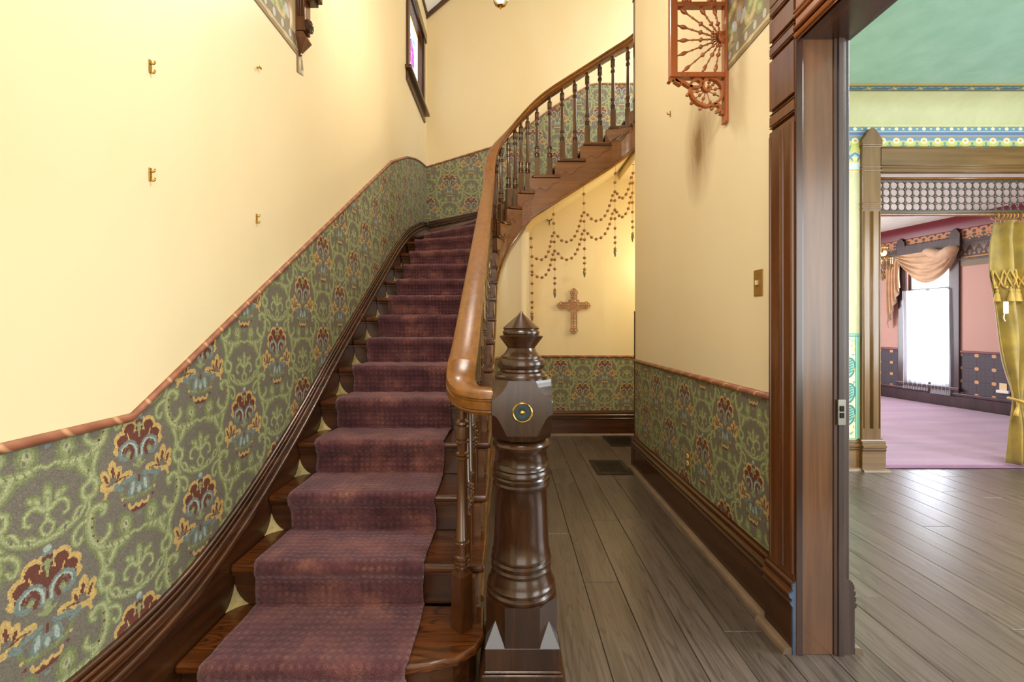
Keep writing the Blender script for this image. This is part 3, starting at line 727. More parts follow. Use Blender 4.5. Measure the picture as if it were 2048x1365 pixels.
# ------------------------------------------------------------------ balustrade
BAL = thing('stair_balustrade', 'handrail with turned wooden balusters sweeping from the square newel post up to the landing', 'railing', (-.19, 1.7, RISE))
rx = [(-.035, 1.60), (-.06, 1.60), (-.095, 1.605), (-.135, 1.622), (-.168, 1.655), (-.186, 1.695), (-.19, 1.74)]
rpts = smooth_pts(rx, 3)
SR = np.arange(s_at((-.13, 1.80)), S1, .05)
rxy = [(np.array(p), None) for p in rpts]+[(S_(s, -.06)[0], s) for s in SR]
rxy = [p for p, s in rxy]
rp = []
for p in rxy:
    s = s_at(p); y = p[1]
    if p[0] < 0 and y < 1.9: zn = RISE+(y-Y1)*RISE/RUN+.87
    else: zn = nosing(s)+.87
    zt = 1.115+ .5*((zn-1.115)+math.sqrt((zn-1.115)**2+.0012))
    if p[0] < -.19+.16 and y < 1.66: zt = min(zt, 1.13)
    if s > sk[20]: zt = min(zt, 4.62+.04*(s-sk[20]))
    rp.append((p[0], p[1], zt))
zs = np.convolve(np.r_[[rp[0][2]]*7, [q[2] for q in rp], [rp[-1][2]]*7], np.hanning(17)[1:-1]/np.hanning(17).sum(), 'valid'); rp = [(q[0], q[1], float(z)) for q, z in zip(rp, zs)]
sides = []
for i in range(len(rp)):
    a = np.array(rp[max(0, i-1)][:2]); c_ = np.array(rp[min(len(rp)-1, i+1)][:2]); t = (c_-a)/np.hypot(*(c_-a)); sides.append((t[1], -t[0], 0))
hp = [(-.058, -.020), (-.055, -.010), (-.045, -.002), (-.025, .004), (0, .006), (.025, .004), (.045, -.002), (.055, -.010), (.058, -.020), (.058, -.028), (.050, -.033), (.050, -.038), (.058, -.043), (.056, -.068), (.046, -.074), (.048, -.079), (.040, -.090), (-.040, -.090), (-.048, -.079), (-.046, -.074), (-.056, -.068), (-.058, -.043), (-.050, -.038), (-.050, -.033), (-.058, -.028)]
MB().sweep(hp, rp, sides).build('handrail', M['rail'], BAL, smooth=True, angle=28)
def rail_z(s):
    p = S_(s, -.06)[0]; d = [(q[0]-p[0])**2+(q[1]-p[1])**2 for q in rp]; return rp[int(np.argmin(d))][2]
def baluster(top, blk=.20, r45=False):
    """turned baluster from 0 to top with a square foot"""
    b = MB(); a = .0275
    # foot with chamfered shoulder
    for z0, z1, a0, a1 in ((0, blk, a, a), (blk, blk+.016, a, .020)):
        n = len(b.v); b.v += [(s1*a0, s2*a0, z0) for s1, s2 in ((-1, -1), (1, -1), (1, 1), (-1, 1))]+[(s1*a1, s2*a1, z1) for s1, s2 in ((-1, -1), (1, -1), (1, 1), (-1, 1))]
        b.f += [(n, n+1, n+5, n+4), (n+1, n+2, n+6, n+5), (n+2, n+3, n+7, n+6), (n+3, n, n+4, n+7), (n+4, n+5, n+6, n+7)]
    z = blk+.012
    pr = [(.021, z), (.022, z+.01), (.028, z+.014), (.028, z+.022), (.023, z+.026), (.029, z+.031), (.029, z+.039), (.023, z+.043), (.029, z+.048), (.028, z+.058), (.022, z+.064), (.022, z+.10), (.028, z+.105), (.028, z+.113), (.023, z+.117), (.027, z+.122), (.026, z+.130), (.0225, z+.135)]
    t = top
    pr += [(.0165, t-.21), (.017, t-.205), (.025, t-.20), (.025, t-.193), (.019, t-.189), (.025, t-.184), (.025, t-.177), (.018, t-.172), (.018, t-.145), (.019, t-.14), (.026, t-.136), (.026, t-.13), (.021, t-.126), (.026, t-.12), (.0265, t-.09), (.026, t-.075), (.020, t-.07), (.026, t-.064), (.025, t-.056), (.014, t-.045), (.0145, t)]
    b.lathe(pr, (0, 0, 0), 14)
    return b
BMESH = {}
bx = []
for k in range(2, KL+1):
    s0 = sk[k]; s1 = sk[k+1] if k < KL else sk[k]+.30
    L = s1-s0
    offs = (.055, .055+RUN/2) if L > .2 else ((.045, ) if L < .1 or k in (14,) else (.02, .09))
    if k == KL: offs = (.08, .22)
    for d in offs: bx.append((s0+d, k))
for s, k in bx:
    p, t, n = S_(s, -.055); top = rail_z(s)-.085-k*RISE
    q = round(top/.004)*.004
    key = q
    if key not in BMESH:
        BMESH[key] = baluster(q+.004).build('baluster', M['balus'], None, smooth=True, angle=35).data
        bpy.data.objects.remove(bpy.data.objects[-1]) if False else None
    ob = bpy.data.objects.new('baluster', BMESH[key]); COL.objects.link(ob); ob.parent = BAL
    ob.location = Vector((p[0], p[1], k*RISE))-BAL.location; ob.rotation_euler = (0, 0, math.atan2(t[1], t[0]))
for o in list(bpy.data.objects):
    if o.name.startswith('baluster') and o.parent is None: bpy.data.objects.remove(o)
for (x, y, a, top) in ((-.181, 1.685, PI/4, 1.12-.075), ):
    me = baluster(top-RISE, .215).build('baluster', M['balus'], None, smooth=True, angle=35); me.parent = BAL
    me.location = Vector((x, y, RISE))-BAL.location; me.rotation_euler = (0, 0, a); me.scale = (1.06, 1.06, 1)
b = MB().box((1.325, 4.50, 3.52), (1.38, 4.56, 4.80)).box((1.318, 4.493, 4.80), (1.387, 4.567, 4.83)).box((1.32, 4.495, 3.74), (1.385, 4.565, 3.77))
b.build('landing_post', M['balus'], BAL, bevel=.006)
# ------------------------------------------------------------------ newel post
NX, NY = .05, 1.63
NEW = thing('newel_post', 'massive turned newel post with cone finial standing by the bottom step', 'newel post', (NX, NY, 0))
sN = NY/F
def zy(y): return EYE-(y-654)*sN
def lathepx(lst, name, mat, seg=40):
    return MB().lathe([(r*sN, zy(y)) for y, r in lst], (NX, NY, 0), seg).build(name, mat, NEW, smooth=True, angle=32)
M['newel'] = wood('newel_walnut', (28, 14, 6), (52, 29, 13), (82, 48, 22), 'z', .22, .3)
lathepx([(764, 20), (762, 52), (751, 52.5), (748, 49), (744, 48), (741, 43), (737, 42.5), (735, 46), (731, 47.5), (724, 47.8), (718, 45), (716, 40.5), (712, 40.5), (708, 35), (702, 30), (696, 27.5), (694, 28.5), (676, 42), (672.5, 43.5), (671, 38), (669, 35.5), (667, 37), (663.5, 37), (661, 34.5), (659, 34), (658, 36), (656.5, 36.5), (630, 6.5), (622.5, .6)], 'finial', M['newel'])
def octblock(levels, name, mat):
    b = MB(); d_ = []
    for z, d, wd in levels:
        d_ += [(NX+x, NY+y, z) for x, y in ((wd, -d), (d, -wd), (d, wd), (wd, d), (-wd, d), (-d, wd), (-d, -wd), (-wd, -d))]
    n = len(levels)
    b.add(d_, [(j*8+i, j*8+(i+1) % 8, (j+1)*8+(i+1) % 8, (j+1)*8+i) for j in range(n-1) for i in range(8)]+[tuple(range(8))[::-1], tuple(range((n-1)*8, n*8))])
    return b.build(name, mat, NEW)
D = .1085
def zf(y): return EYE-(y-654)*(NY-D)/F          # heights read on the front face
lv = [(zf(885), D*.97, D*.40)]+[(zf(y), D, D*w_) for y, w_ in ((874, .50), (858, .62), (842, .76), (834, .86), (830, .985), (806, .985), (803, .97), (798, .88), (792, .76), (784, .63), (776, .54), (768, .48), (763, .45))]
octblock(lv, 'head_block', M['newel'])
lathepx([(890, 56), (887, 57), (884, 58), (880, 56), (876, 50)][::1], 'neck_ring', M['newel'])
lathepx([(1205, 66), (1196, 67.5), (1188, 67.5), (1184, 65), (1182, 67), (1177, 67.5), (1174, 65.5), (1172, 68), (1167, 68.5), (1163, 64.5), (1161, 66.5), (1156, 66.5), (1152, 63.5), (1146, 62.5), (1136, 58.5), (1131, 57), (1129, 59.5), (1124, 60), (1120, 57), (1117, 59.5), (1111, 60), (1107, 56.5), (1104, 58.5), (1098, 58), (1094, 55.5), (1060, 54), (1000, 51.8), (972, 50.8), (968, 52), (965, 56), (960, 57), (956, 54.5), (953, 57.5), (948, 57.5), (945, 55), (942, 57.5), (936, 57.5), (932, 55), (929, 56.5), (925, 55.5), (921, 51.5), (916, 50.5), (900, 50.3), (896, 52), (892, 54), (889, 56), (884, 57)], 'turned_shaft', M['newel'], 48)
DB = .1305
def zb(y): return EYE-(y-654)*(NY-DB)/F
zt0, zs_, zq = zb(1225)+.012, zb(1250), zb(1299)
octblock([(zq-.002, DB-.001, DB*.47), (zt0, DB-.001, DB*.47)], 'octagon_base', M['newel'])
MB().box((NX-DB, NY-DB, .10), (NX+DB, NY+DB, zq)).build('base_block', M['newel'], NEW, bevel=.002)
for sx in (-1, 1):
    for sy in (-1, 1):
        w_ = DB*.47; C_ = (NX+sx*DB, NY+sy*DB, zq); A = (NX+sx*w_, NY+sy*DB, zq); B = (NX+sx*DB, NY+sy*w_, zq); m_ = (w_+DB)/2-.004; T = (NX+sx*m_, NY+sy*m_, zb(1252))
        b = MB().add([C_, A, B, T], [(0, 1, 3), (0, 3, 2), (1, 2, 3), (0, 2, 1)]); b.build('corner_stop', M['stop_glint'], NEW)['label'] = 'triangular corner stop with window glint painted in'
b = MB()
for z0, z1, d in ((0, .10, DB+.026), (.10, .125, DB+.020), (.125, .15, DB+.012), (.15, .158, DB+.005)): b.box((NX-d, NY-d, z0), (NX+d, NY+d, z1))
b.build('plinth', M['newel'], NEW, bevel=.004)
my = NY-D; mz = zf(826)
MB().lathe([(.0365, 0), (.0365, -.004), (.033, -.007), (.030, -.0055), (.0295, -.001)], (NX+.001, my, mz), 36, 'y').build('medallion_ring', M['brass'], NEW, smooth=True, angle=40)
MB().lathe([(.0295, -.0005), (.0295, -.003), (.016, -.0045), (.006, -.002)], (NX+.001, my, mz), 30, 'y').build('medallion_disc', M['teal'], NEW, smooth=True, angle=40)
MB().lathe([(.008, -.001), (.008, -.005), (.005, -.0065), (.001, -.0065)], (NX+.001, my, mz), 20, 'y').build('medallion_boss', M['brass'], NEW, smooth=True, angle=40)
# ------------------------------------------------------------------ under-stair wall (follows the string)
b = MB(); sw = np.arange(.2, s_at((.21, 4.80)), .06); lo = []; hi = []
for s in sw:
    p = S_(s, -.028)[0]; zt = nosing(s)-DEP+.05
    if zt > .05: lo.append((p[0], p[1], 0)); hi.append((p[0], p[1], zt))
b.grid([lo, hi]); uw = struct(b.build('wall_under_stairs', M['cream'], solid=.02, smooth=True))
struct(MB().box((.20, 4.82, 0), (.235, YH, 2.42)).build('wall_closet_end', M['cream']))
bprof = [(0, 0), (.020, 0), (.020, .20), (.026, .205), (.030, .215), (.022, .224), (.024, .232), (.034, .240), (.034, .252), (.024, .258), (.018, .268), (.022, .278), (.020, .290), (.010, .297), (.006, .310), (0, .310)]
sprof = [(.0, 0), (.038, 0), (.036, .012), (.030, .022), (.020, .026), (0, .026)]
sb2 = [s for s in sw if nosing(s)-DEP+.05 > .34]
pts = [(*S_(s, -.016)[0], 0) for s in sb2]; nn = [(*S_(s)[2], 0) for s in sb2]
struct(MB().sweep(bprof, pts, nn).build('baseboard_under_stairs', M['string'], smooth=True, angle=30))
rprof = [(0, -.016), (.008, -.015), (.016, -.008), (.018, 0), (.016, .008), (.008, .015), (0, .016)]
sb3 = [s for s in sw if nosing(s)-DEP+.05 > 1.05]
struct(MB().sweep(rprof, [(*S_(s, -.016)[0], 1.02) for s in sb3], [(*S_(s)[2], 0) for s in sb3]).build('trim_3', M['rope'], smooth=True))
b = MB(); q = [S_(s, -.0155)[0] for s in sb2]; zt = [min(1.02, nosing(s)-DEP+.04) for s in sb2]
b.grid([[(p[0], p[1], .31) for p in q], [(p[0], p[1], z) for p, z in zip(q, zt)]]); b.build('wallpaper', dmat('Y', 1.2, .8), uw)
# ------------------------------------------------------------------ dado rails and wallpaper
def dado_left(y):
    P_ = [(-1.5, 1.072), (1.365, 1.072), (4.40, 3.05), (4.78, 3.227), (5.10, 3.375), (5.55, 3.53), (5.9, 3.62), (6.33, 3.708)]
    return float(np.interp(y, [p[0] for p in P_], [p[1] for p in P_]))
def dado_back(x):
    P_ = [(-1.2, 3.708), (-.118, 4.04), (.3, 4.32), (.69, 4.606), (1.237, 4.937), (3.3, 4.94)]
    return float(np.interp(x, [p[0] for p in P_], [p[1] for p in P_]))
yd = sorted(set([.2, 1.365]+[float(y) for y in np.arange(.3, 6.3, .1)]+[6.325]))
rp2 = [(0, -.0135), (.008, -.0125), (.014, -.007), (.016, 0), (.014, .007), (.008, .0125), (0, .0135)]
struct(MB().sweep(rp2, [(XL+.002, y, dado_left(y)) for y in yd], (1, 0, 0)).build('trim_4', M['rope'], smooth=True))
sk_of = lambda y: float(np.interp(y, [a for a, _ in SK], [c_ for _, c_ in SK]))
MB().grid([[(XL+.003, y, sk_of(y)-.03) for y in yd], [(XL+.003, y, dado_left(y)) for y in yd]]).build('wallpaper', dmat('Y', 1.1175, .794-.005), wl)
xd = [float(x) for x in np.arange(XL, 3.3, .1)]
struct(MB().sweep(rp2, [(x, YB-.002, dado_back(x)) for x in xd], (0, -1, 0)).build('trim_5', M['rope'], smooth=True))
o = MB().grid([[(x, YB-.003, skirt_zb(x)-.03) for x in xd], [(x, YB-.003, dado_back(x)) for x in xd]]).build('wallpaper', dmat('X', (899-1016)*YB/F, EYE+(654-346)*YB/F, 1.14), None)
o.parent = bpy.data.objects['wall_back']
# right wall
DZ = 1.035
struct(MB().sweep(rprof, [(XR-.001, 1.955, DZ), (XR-.001, YE, DZ)], (-1, 0, 0)).build('trim_6', M['rope'], smooth=True))
MB().grid([[(XR-.003, 1.93, .3), (XR-.003, YE-.002, .3)], [(XR-.003, 1.93, DZ), (XR-.003, YE-.002, DZ)]]).build('wallpaper', dmat('Y', F*XR/(1451-1016), .995-.01), wr)
yb_ = [1.97, YE+.02]
br = struct(MB().sweep(bprof, [(XR, y, 0) for y in yb_], (-1, 0, 0)).build('baseboard_right', M['darky'], smooth=True, angle=30))
MB().sweep(sprof, [(XR-.019, y, 0) for y in yb_], (-1, 0, 0)).build('shoe_moulding', M['shoe'], br, smooth=True, angle=40)
struct(MB().box((XR-.035, YE, 0), (XR2+.02, YE+.02, .31)).build('baseboard_end', M['darkx'], bevel=.004))
# slim corner bead on the end of the hall wall
MB().lathe([(.010, .31), (.010, 1.49), (.013, 1.495), (.008, 1.51), (.002, 1.515)], (XR+.002, YE+.004, 0), 12).build('corner_bead', M['dark'], wr, smooth=True, angle=40)
# hall back wall
DH = .985
struct(MB().sweep(rprof, [(.236, YH, DH), (2.5, YH, DH)], (0, -1, 0)).build('trim_7', M['rope'], smooth=True))
MB().grid([[(.236, YH-.003, .3), (2.5, YH-.003, .3)], [(.236, YH-.003, DH), (2.5, YH-.003, DH)]]).build('wallpaper', dmat('X', (1121-1016)*YH/F, EYE+(654-717)*YH/F), wh)
bh = struct(MB().sweep(bprof, [(.236, YH, 0), (2.5, YH, 0)], (0, -1, 0)).build('baseboard_back', M['darkx'], smooth=True, angle=30))
MB().sweep(sprof, [(.236, YH-.019, 0), (2.5, YH-.019, 0)], (0, -1, 0)).build('shoe_moulding', M['shoe'], bh, smooth=True, angle=40)
# papered friezes high on both hall walls, with border strips
FR, BO = frieze_print(), border_print()
MB().grid([[(XL+.003, .4, 3.0), (XL+.003, 2.36, 3.0)], [(XL+.003, .4, H1), (XL+.003, 2.36, H1)]]).build('frieze_paper', printmat('frieze_paper_left', FR, 'Y', .62, .62, .2, 2.9), wl)
MB().grid([[(XL+.004, .4, 2.905), (XL+.004, 2.50, 2.905)], [(XL+.004, .4, 3.005), (XL+.004, 2.50, 3.005)]]).build('border_paper', printmat('border_paper_left', BO, 'Y', .16, .10, 0, 2.905), wl)
MB().grid([[(XL+.0045, 2.44, 2.81), (XL+.0045, 2.52, 2.83)], [(XL+.0045, 2.44, 2.93), (XL+.0045, 2.50, 2.93)]]).build('border_paper', printmat('border_paper_drop', BO, 'Z', .16, .10, 2.8, 2.44, v_axis='Y'), wl)
MB().grid([[(XR-.003, 1.95, 2.87), (XR-.003, 2.40, 2.87)], [(XR-.003, 1.95, H1), (XR-.003, 2.40, H1)]]).build('frieze_paper', printmat('frieze_paper_right', FR, 'Y', .62, .62, .1, 2.8), wr)
MB().grid([[(XR-.004, 1.95, 2.78), (XR-.004, 2.40, 2.78)], [(XR-.004, 1.95, 2.88), (XR-.004, 2.40, 2.88)]]).build('border_paper', printmat('border_paper_right', BO, 'Y', .16, .10, 0, 2.78), wr)
# ------------------------------------------------------------------ cased opening
dr = struct(MB().box((XR-.001, YJ, 0), (XR2-.05, YJ+.03, 2.555)).build('door_1', M['jamb'], bevel=.002))
for x0, x1, d, mm in ((XR2-.050, XR2-.035, .006, 'jambd'), (XR2-.035, XR2-.012, .012, 'jambd'), (XR2-.012, XR2, .004, 'jambd')):
    MB().box((x0, YJ-d, 0), (x1, YJ+.03, 2.60)).build('door_edge', M[mm], dr, bevel=.002)
b = MB(); lx = XR2-.0265
b.box((lx-.016, YJ-.018, .955), (lx+.016, YJ-.011, 1.06)); o = b.build('lock_plate', M['steel'], dr, bevel=.002)
MB().box((lx-.009, YJ-.022, .985), (lx+.006, YJ-.015, 1.006)).box((lx-.009, YJ-.022, 1.012), (lx+.006, YJ-.015, 1.035)).build('lock_slot', M['black'], dr)
tr = struct(MB().box((XR-.020, YJ+.006, .30), (XR, YJ+.172, 3.49)).build('trim_8', M['casing']))
# hall-side casing face in blocks divided by pairs of grooves
cuts = [.30, 2.24, 2.252, 2.262, 2.312, 2.322, 2.334, 2.56, 2.572, 2.582, 2.622, 2.632, 2.644, 2.74, 2.752, 2.762, 2.80, 3.49]
for i in range(0, len(cuts)-1):
    if cuts[i+1]-cuts[i] < .013 and i % 1 == 0 and (cuts[i+1]-cuts[i]) <= .0105: d = .034
    elif cuts[i+1]-cuts[i] < .013: continue
    else: d = .034
    MB().box((XR-d, YJ+.004, cuts[i]+.002), (XR, YJ+.172, cuts[i+1]-.002)).build('casing_block', M['casing'], tr, bevel=.003)
for y, r in ((YJ+.075, .006), (YJ+.088, .006), (YJ+.163, .006), (YJ+.012, .009)):
    MB().tube([(XR-.034, y, .33), (XR-.034, y, 2.215)], r, 8).build('casing_bead', M['casing'], tr, smooth=True, angle=40)
MB().box((XR-.030, YJ-.006, 0), (XR+.0, YJ+.006, 2.56)).build('jamb_stop', M['dark'], tr, bevel=.003)
# plinth block with baseboard profile, its raw end stained blue
pb = [(a+.024, z) for a, z in bprof]; pb[0] = (0, 0); pb[-1] = (0, .31)
MB().sweep(pb, [(XR, YJ+.004, 0), (XR, YJ+.19, 0)], (-1, 0, 0)).build('plinth_block', M['darky'], tr, smooth=True, angle=30)
MB().sweep([(a*.98, z*.995) for a, z in pb], [(XR, YJ-.004, 0), (XR, YJ+.004, 0)], (-1, 0, 0)).build('plinth_end', M['blue'], tr)['label'] = 'raw plinth end smeared with blue'
MB().sweep(sprof, [(XR-.043, YJ, 0), (XR-.043, YJ+.205, 0)], (-1, 0, 0)).build('shoe_moulding', M['shoe'], tr, smooth=True, angle=40)
# room-side casing seen edge on
MB().box((XR2, YJ+.004, .30), (XR2+.022, YJ+.17, 2.9)).build('room_casing', M['jambd'], tr, bevel=.004)
MB().sweep([(0, 0), (.040, 0), (.040, .19), (.048, .195), (.048, .21), (.040, .215), (.046, .222), (.046, .236), (.038, .24), (.044, .247), (.044, .26), (.034, .264), (.040, .272), (.038, .285), (.030, .30), (.020, .31), (0, .31)], [(XR2, YJ+.0, 0), (XR2, YJ+.19, 0)], (1, 0, 0)).build('room_plinth', M['jambd'], tr, smooth=True, angle=30)
MB().sweep(sprof, [(XR2+.038, YJ, 0), (XR2+.038, YJ+.2, 0)], (1, 0, 0)).build('shoe_moulding', M['shoe'], tr, smooth=True, angle=40)
# header over the opening: soffit board, hall-side head casing with mouldings
hd = struct(MB().box((XR-.004, -1.5, 2.552), (XR2+.004, YJ+.02, 2.60)).build('trim_9', M['darky']))
MB().box((XR-.030, -1.5, 2.60), (XR, YJ+.0, 2.84)).build('head_casing', M['casingy'], hd, bevel=.003)
for z, d, r in ((2.565, .024, .014), (2.595, .032, .009), (2.645, .034, .007), (2.662, .034, .007), (2.76, .034, .007), (2.776, .034, .007)):
    MB().tube([(XR-d, -1.5, z), (XR-d, YJ+.0, z)], r, 8).build('head_bead', M['casingy'], hd, smooth=True, angle=40)
MB().box((XR2, -1.5, 2.555), (XR2+.03, YJ+.1, 2.8)).build('room_head_casing', M['jambd'], hd, bevel=.003)
# ------------------------------------------------------------------ stained glass window on the stair wall
w1 = struct(MB().box((XL-.11, 5.14, 4.40), (XL+.01, 5.20, 5.42)).box((XL-.11, 5.96, 4.40), (XL+.01, 6.02, 5.42)).box((XL-.11, 5.14, 5.36), (XL+.01, 6.02, 5.42)).box((XL-.11, 5.14, 4.40), (XL+.01, 6.02, 4.46)).build('window_1', M['dark'], bevel=.004))
for a, c_ in (((XL, 5.06, 4.40), (XL+.03, 5.16, 5.5)), ((XL, 6.0, 4.40), (XL+.03, 6.10, 5.5))):
    MB().box(a, c_).build('window_casing', M['dark'], w1, bevel=.006)
MB().box((XL, 5.02, 5.40), (XL+.045, 6.14, 5.53)).build('window_casing', M['darky'], w1, bevel=.006)
MB().box((XL-.01, 5.0, 4.385), (XL+.075, 6.20, 4.425)).build('window_sill', M['darky'], w1, bevel=.01)
MB().box((XL, 5.05, 4.27), (XL+.025, 6.14, 4.385)).build('window_apron', M['darky'], w1, bevel=.006)
def stained():
    c = Canvas(96, 120, 760, 900, (226, 236, 246), ((380, 450),))
    c.rect(0, 0, 760, 40, (240, 200, 120)); c.rect(0, 860, 760, 900, (240, 200, 120)); c.rect(0, 0, 40, 900, (236, 190, 110)); c.rect(720, 0, 760, 900, (236, 190, 110))
    for x, y, r in ((0, 0, 90), (70, -50, 70), (90, 50, 70), (0, 90, 70), (0, -110, 60)): c.disc(x, y, r+10, (50, 40, 60)); c.disc(x, y, r, (170, 70, 180))
    c.disc(0, 0, 40, (220, 120, 200)); c.stroke([(0, 180), (120, 240), (220, 160)], 26, 20, (60, 50, 60)); c.stroke([(0, 180), (120, 240), (220, 160)], 18, 12, (90, 170, 170))
    c.stroke([(60, -200), (180, -240), (240, -160)], 24, 18, (80, 160, 190)); c.stroke([(250, -300), (260, 0), (250, 300)], 5, 5, (40, 40, 50)); c.stroke([(0, 250), (0, 400)], 5, 5, (40, 40, 50)); c.stroke([(0, -190), (0, -400)], 5, 5, (40, 40, 50))
    return c.img('stained_glass_print')
m, nt, bs = newmat('stained_glass_lit')
mm = printmat('stained_glass', stained(), 'Y', .76, .90, 5.20, 4.46, .2, 'Linear', False)
bb = mm.node_tree.nodes['Principled BSDF']; ti = [n for n in mm.node_tree.nodes if n.type == 'TEX_IMAGE'][0]
mm.node_tree.links.new(ti.outputs[0], bb.inputs['Emission Color']); bb.inputs['Emission Strength'].default_value = 2.2
MB().box((XL-.06, 5.19, 4.45), (XL-.052, 5.97, 5.37)).build('glass_pane', mm, w1)
# ------------------------------------------------------------------ small things on the hall walls
def hook(y, z, big=True, label=''):
    t = thing('brass_hook', label, 'hook', (XL, y, z))
    MB().box((XL, y-.006, z-.022), (XL+.003, y+.006, z+.022)).build('back_plate', M['brass'], t, bevel=.0015)
    for dz in (-.018, .012):
        MB().tube(smooth_pts([(XL+.002, y, z+dz), (XL+.010, y, z+dz-.004), (XL+.015, y+.002, z+dz+.001), (XL+.015, y+.002, z+dz+.007)], 4), .003, 8).build('prong', M['brass'], t, smooth=True)
hook(1.441, 2.233, True, 'brass double hook highest on the bare cream wall beside the stairs')
hook(1.441, 1.871, True, 'brass double hook directly below the other, above the low end of the dado')
hook(2.05, 1.877, True, 'brass double hook over chipped plaster, nearest the slope of the rope moulding')
t = thing('wall_nail', 'small brass nail head in the cream wall under the papered frieze', 'nail', (XL, 2.056, 2.60))
MB().lathe([(.004, 0), (.004, .014), (.009, .015), (.009, .018), (.003, .021)], (XL, 2.056, 2.60), 10, 'x').build('nail_head', M['brass'], t, smooth=True, angle=40)
# light switch
sy_, sz_ = F*XR/(1517.5-1016), EYE+(654-566)*F*XR/(1517.5-1016)/F
t = thing('light_switch', 'aged brass switch plate on the cream wall beside the cased opening', 'switch', (XR, sy_, sz_))
MB().box((XR-.005, sy_-.036, sz_-.064), (XR, sy_+.036, sz_+.064)).build('cover_plate', M['brassd'], t, bevel=.003)
MB().box((XR-.017, sy_-.006, sz_-.012), (XR-.004, sy_+.006, sz_+.012)).build('toggle', M['ivory'], t, bevel=.002)
for dz in (-.042, .042): MB().lathe([(.004, 0), (.004, -.007), (.002, -.008)], (XR, sy_, sz_+dz), 8, 'x').build('screw', M['steel'], t)
oy, oz = F*XR/(1378-1016), EYE+(654-920)*XR/(1378-1016)
t = thing('wall_outlet', 'brass outlet plate with ivory sockets in the damask wallpaper above the baseboard', 'outlet', (XR, oy, oz))
MB().box((XR-.009, oy-.036, oz-.060), (XR-.003, oy+.036, oz+.060)).build('cover_plate', M['brassd'], t, bevel=.003)
for dz in (-.024, .024):
    s_o = MB().lathe([(.017, 0), (.017, -.005), (.015, -.006)], (XR-.008, oy, oz+dz), 16, 'x').build('socket', M['ivory'], t, smooth=True, angle=40)
    MB().box((XR-.0155, oy-.008, oz+dz-.003), (XR-.0135, oy-.005, oz+dz+.008)).box((XR-.0155, oy+.005, oz+dz-.003), (XR-.0135, oy+.008, oz+dz+.008)).build('slot', M['black'], s_o)
t = thing('wall_bracket', 'tiny brass bracket left on the cream wall below the fretwork screen', 'hook', (XR, F*XR/325, EYE+426*XR/325))
y_, z_ = F*XR/325, EYE+426*XR/325
MB().box((XR-.004, y_-.008, z_-.022), (XR, y_+.008, z_+.022)).build('back_plate', M['brassd'], t, bevel=.002)
MB().tube(smooth_pts([(XR-.003, y_, z_), (XR-.02, y_, z_-.006), (XR-.026, y_, z_+.01)], 4), .004, 6).build('prong', M['brassd'], t)
# dark forked hook on the hall back wall
hx, hz = (1098-1016)*YH/F, EYE+(654-445)*YH/F
t = thing('wall_hook', 'small dark forked hook on the hall back wall under the curved string', 'hook', (hx, YH, hz))
MB().tube([(hx, YH, hz), (hx, YH-.06, hz+.005)], .006, 6).build('shank', M['iron'], t)
MB().tube(smooth_pts([(hx-.035, YH-.05, hz+.02), (hx-.01, YH-.06, hz+.01), (hx+.02, YH-.06, hz+.015), (hx+.035, YH-.05, hz+.035)], 4), .006, 6).tube([(hx, YH-.06, hz+.005), (hx-.004, YH-.06, hz-.05)], .006, 6).build('fork', M['iron'], t)
# cross
cx_, cz_ = (1147-1016)*YH/F, EYE+(654-611.5)*YH/F; k_ = .00628
t = thing('wall_cross', 'ornate pierced copper brown cross hanging on the cream wall of the hall', 'cross', (cx_, YH, cz_))
yc = YH-.028
def arm(dx, dz, L):
    b = MB(); px_, pz_ = -dz, dx
    def q(u, v): return (cx_+dx*u+px_*v, yc, cz_+dz*u+pz_*v)
    hw = .034; e = L-.055
    for sg in (-1, 1):
        b.tube([q(.05, sg*hw), q(e, sg*hw)], .006, 6)
        n = max(2, int((e-.05)/.055))
        for i in range(n):
            u = .07+(e-.07)*(i+.5)/n; c0 = q(u, sg*.017); b.torus(c0, .014, .004, 10, 5)
        b.torus(q(e+.006, sg*.026), .020, .0055, 12, 6)
    b.tube([q(.05, 0), q(e, 0)], .005, 6)
    for i in range(3): b.tube([q(.08+i*.035, -hw), q(.10+i*.035, hw)], .0035, 5)
    b.torus(q(L-.022, .012), .015, .005, 12, 6); b.torus(q(L-.022, -.012), .015, .005, 12, 6); b.sphere(q(L-.004, 0), .009, 8, 5)
    p = MB(); 
    return b
for dx, dz, L in ((1, 0, 33*k_), (-1, 0, 33*k_), (0, 1, 34*k_), (0, -1, 57*k_)): arm(dx, dz, L).build('cross_arm', M['bronze'], t, smooth=True, angle=50)
b = MB(); b.torus((cx_, yc, cz_), .044, .007, 24, 6).torus((cx_, yc, cz_), .014, .005, 14, 6)
for i in range(10): a = 2*PI*i/10; b.tube([(cx_+.014*math.cos(a), yc, cz_+.014*math.sin(a)), (cx_+.044*math.cos(a), yc, cz_+.044*math.sin(a))], .0042, 5)
for sx in (-1, 1):
    for sz in (-1, 1): b.torus((cx_+sx*.052, yc, cz_+sz*.052), .014, .006, 10, 6); b.tube([(cx_+sx*.034, yc, cz_+sz*.06), (cx_+sx*.06, yc, cz_+sz*.062), (cx_+sx*.062, yc, cz_+sz*.034)], .006, 6)
b.tube([(cx_, yc, cz_), (cx_, YH, cz_)], .006, 6)
b.build('rosette', M['bronze'], t, smooth=True, angle=50)
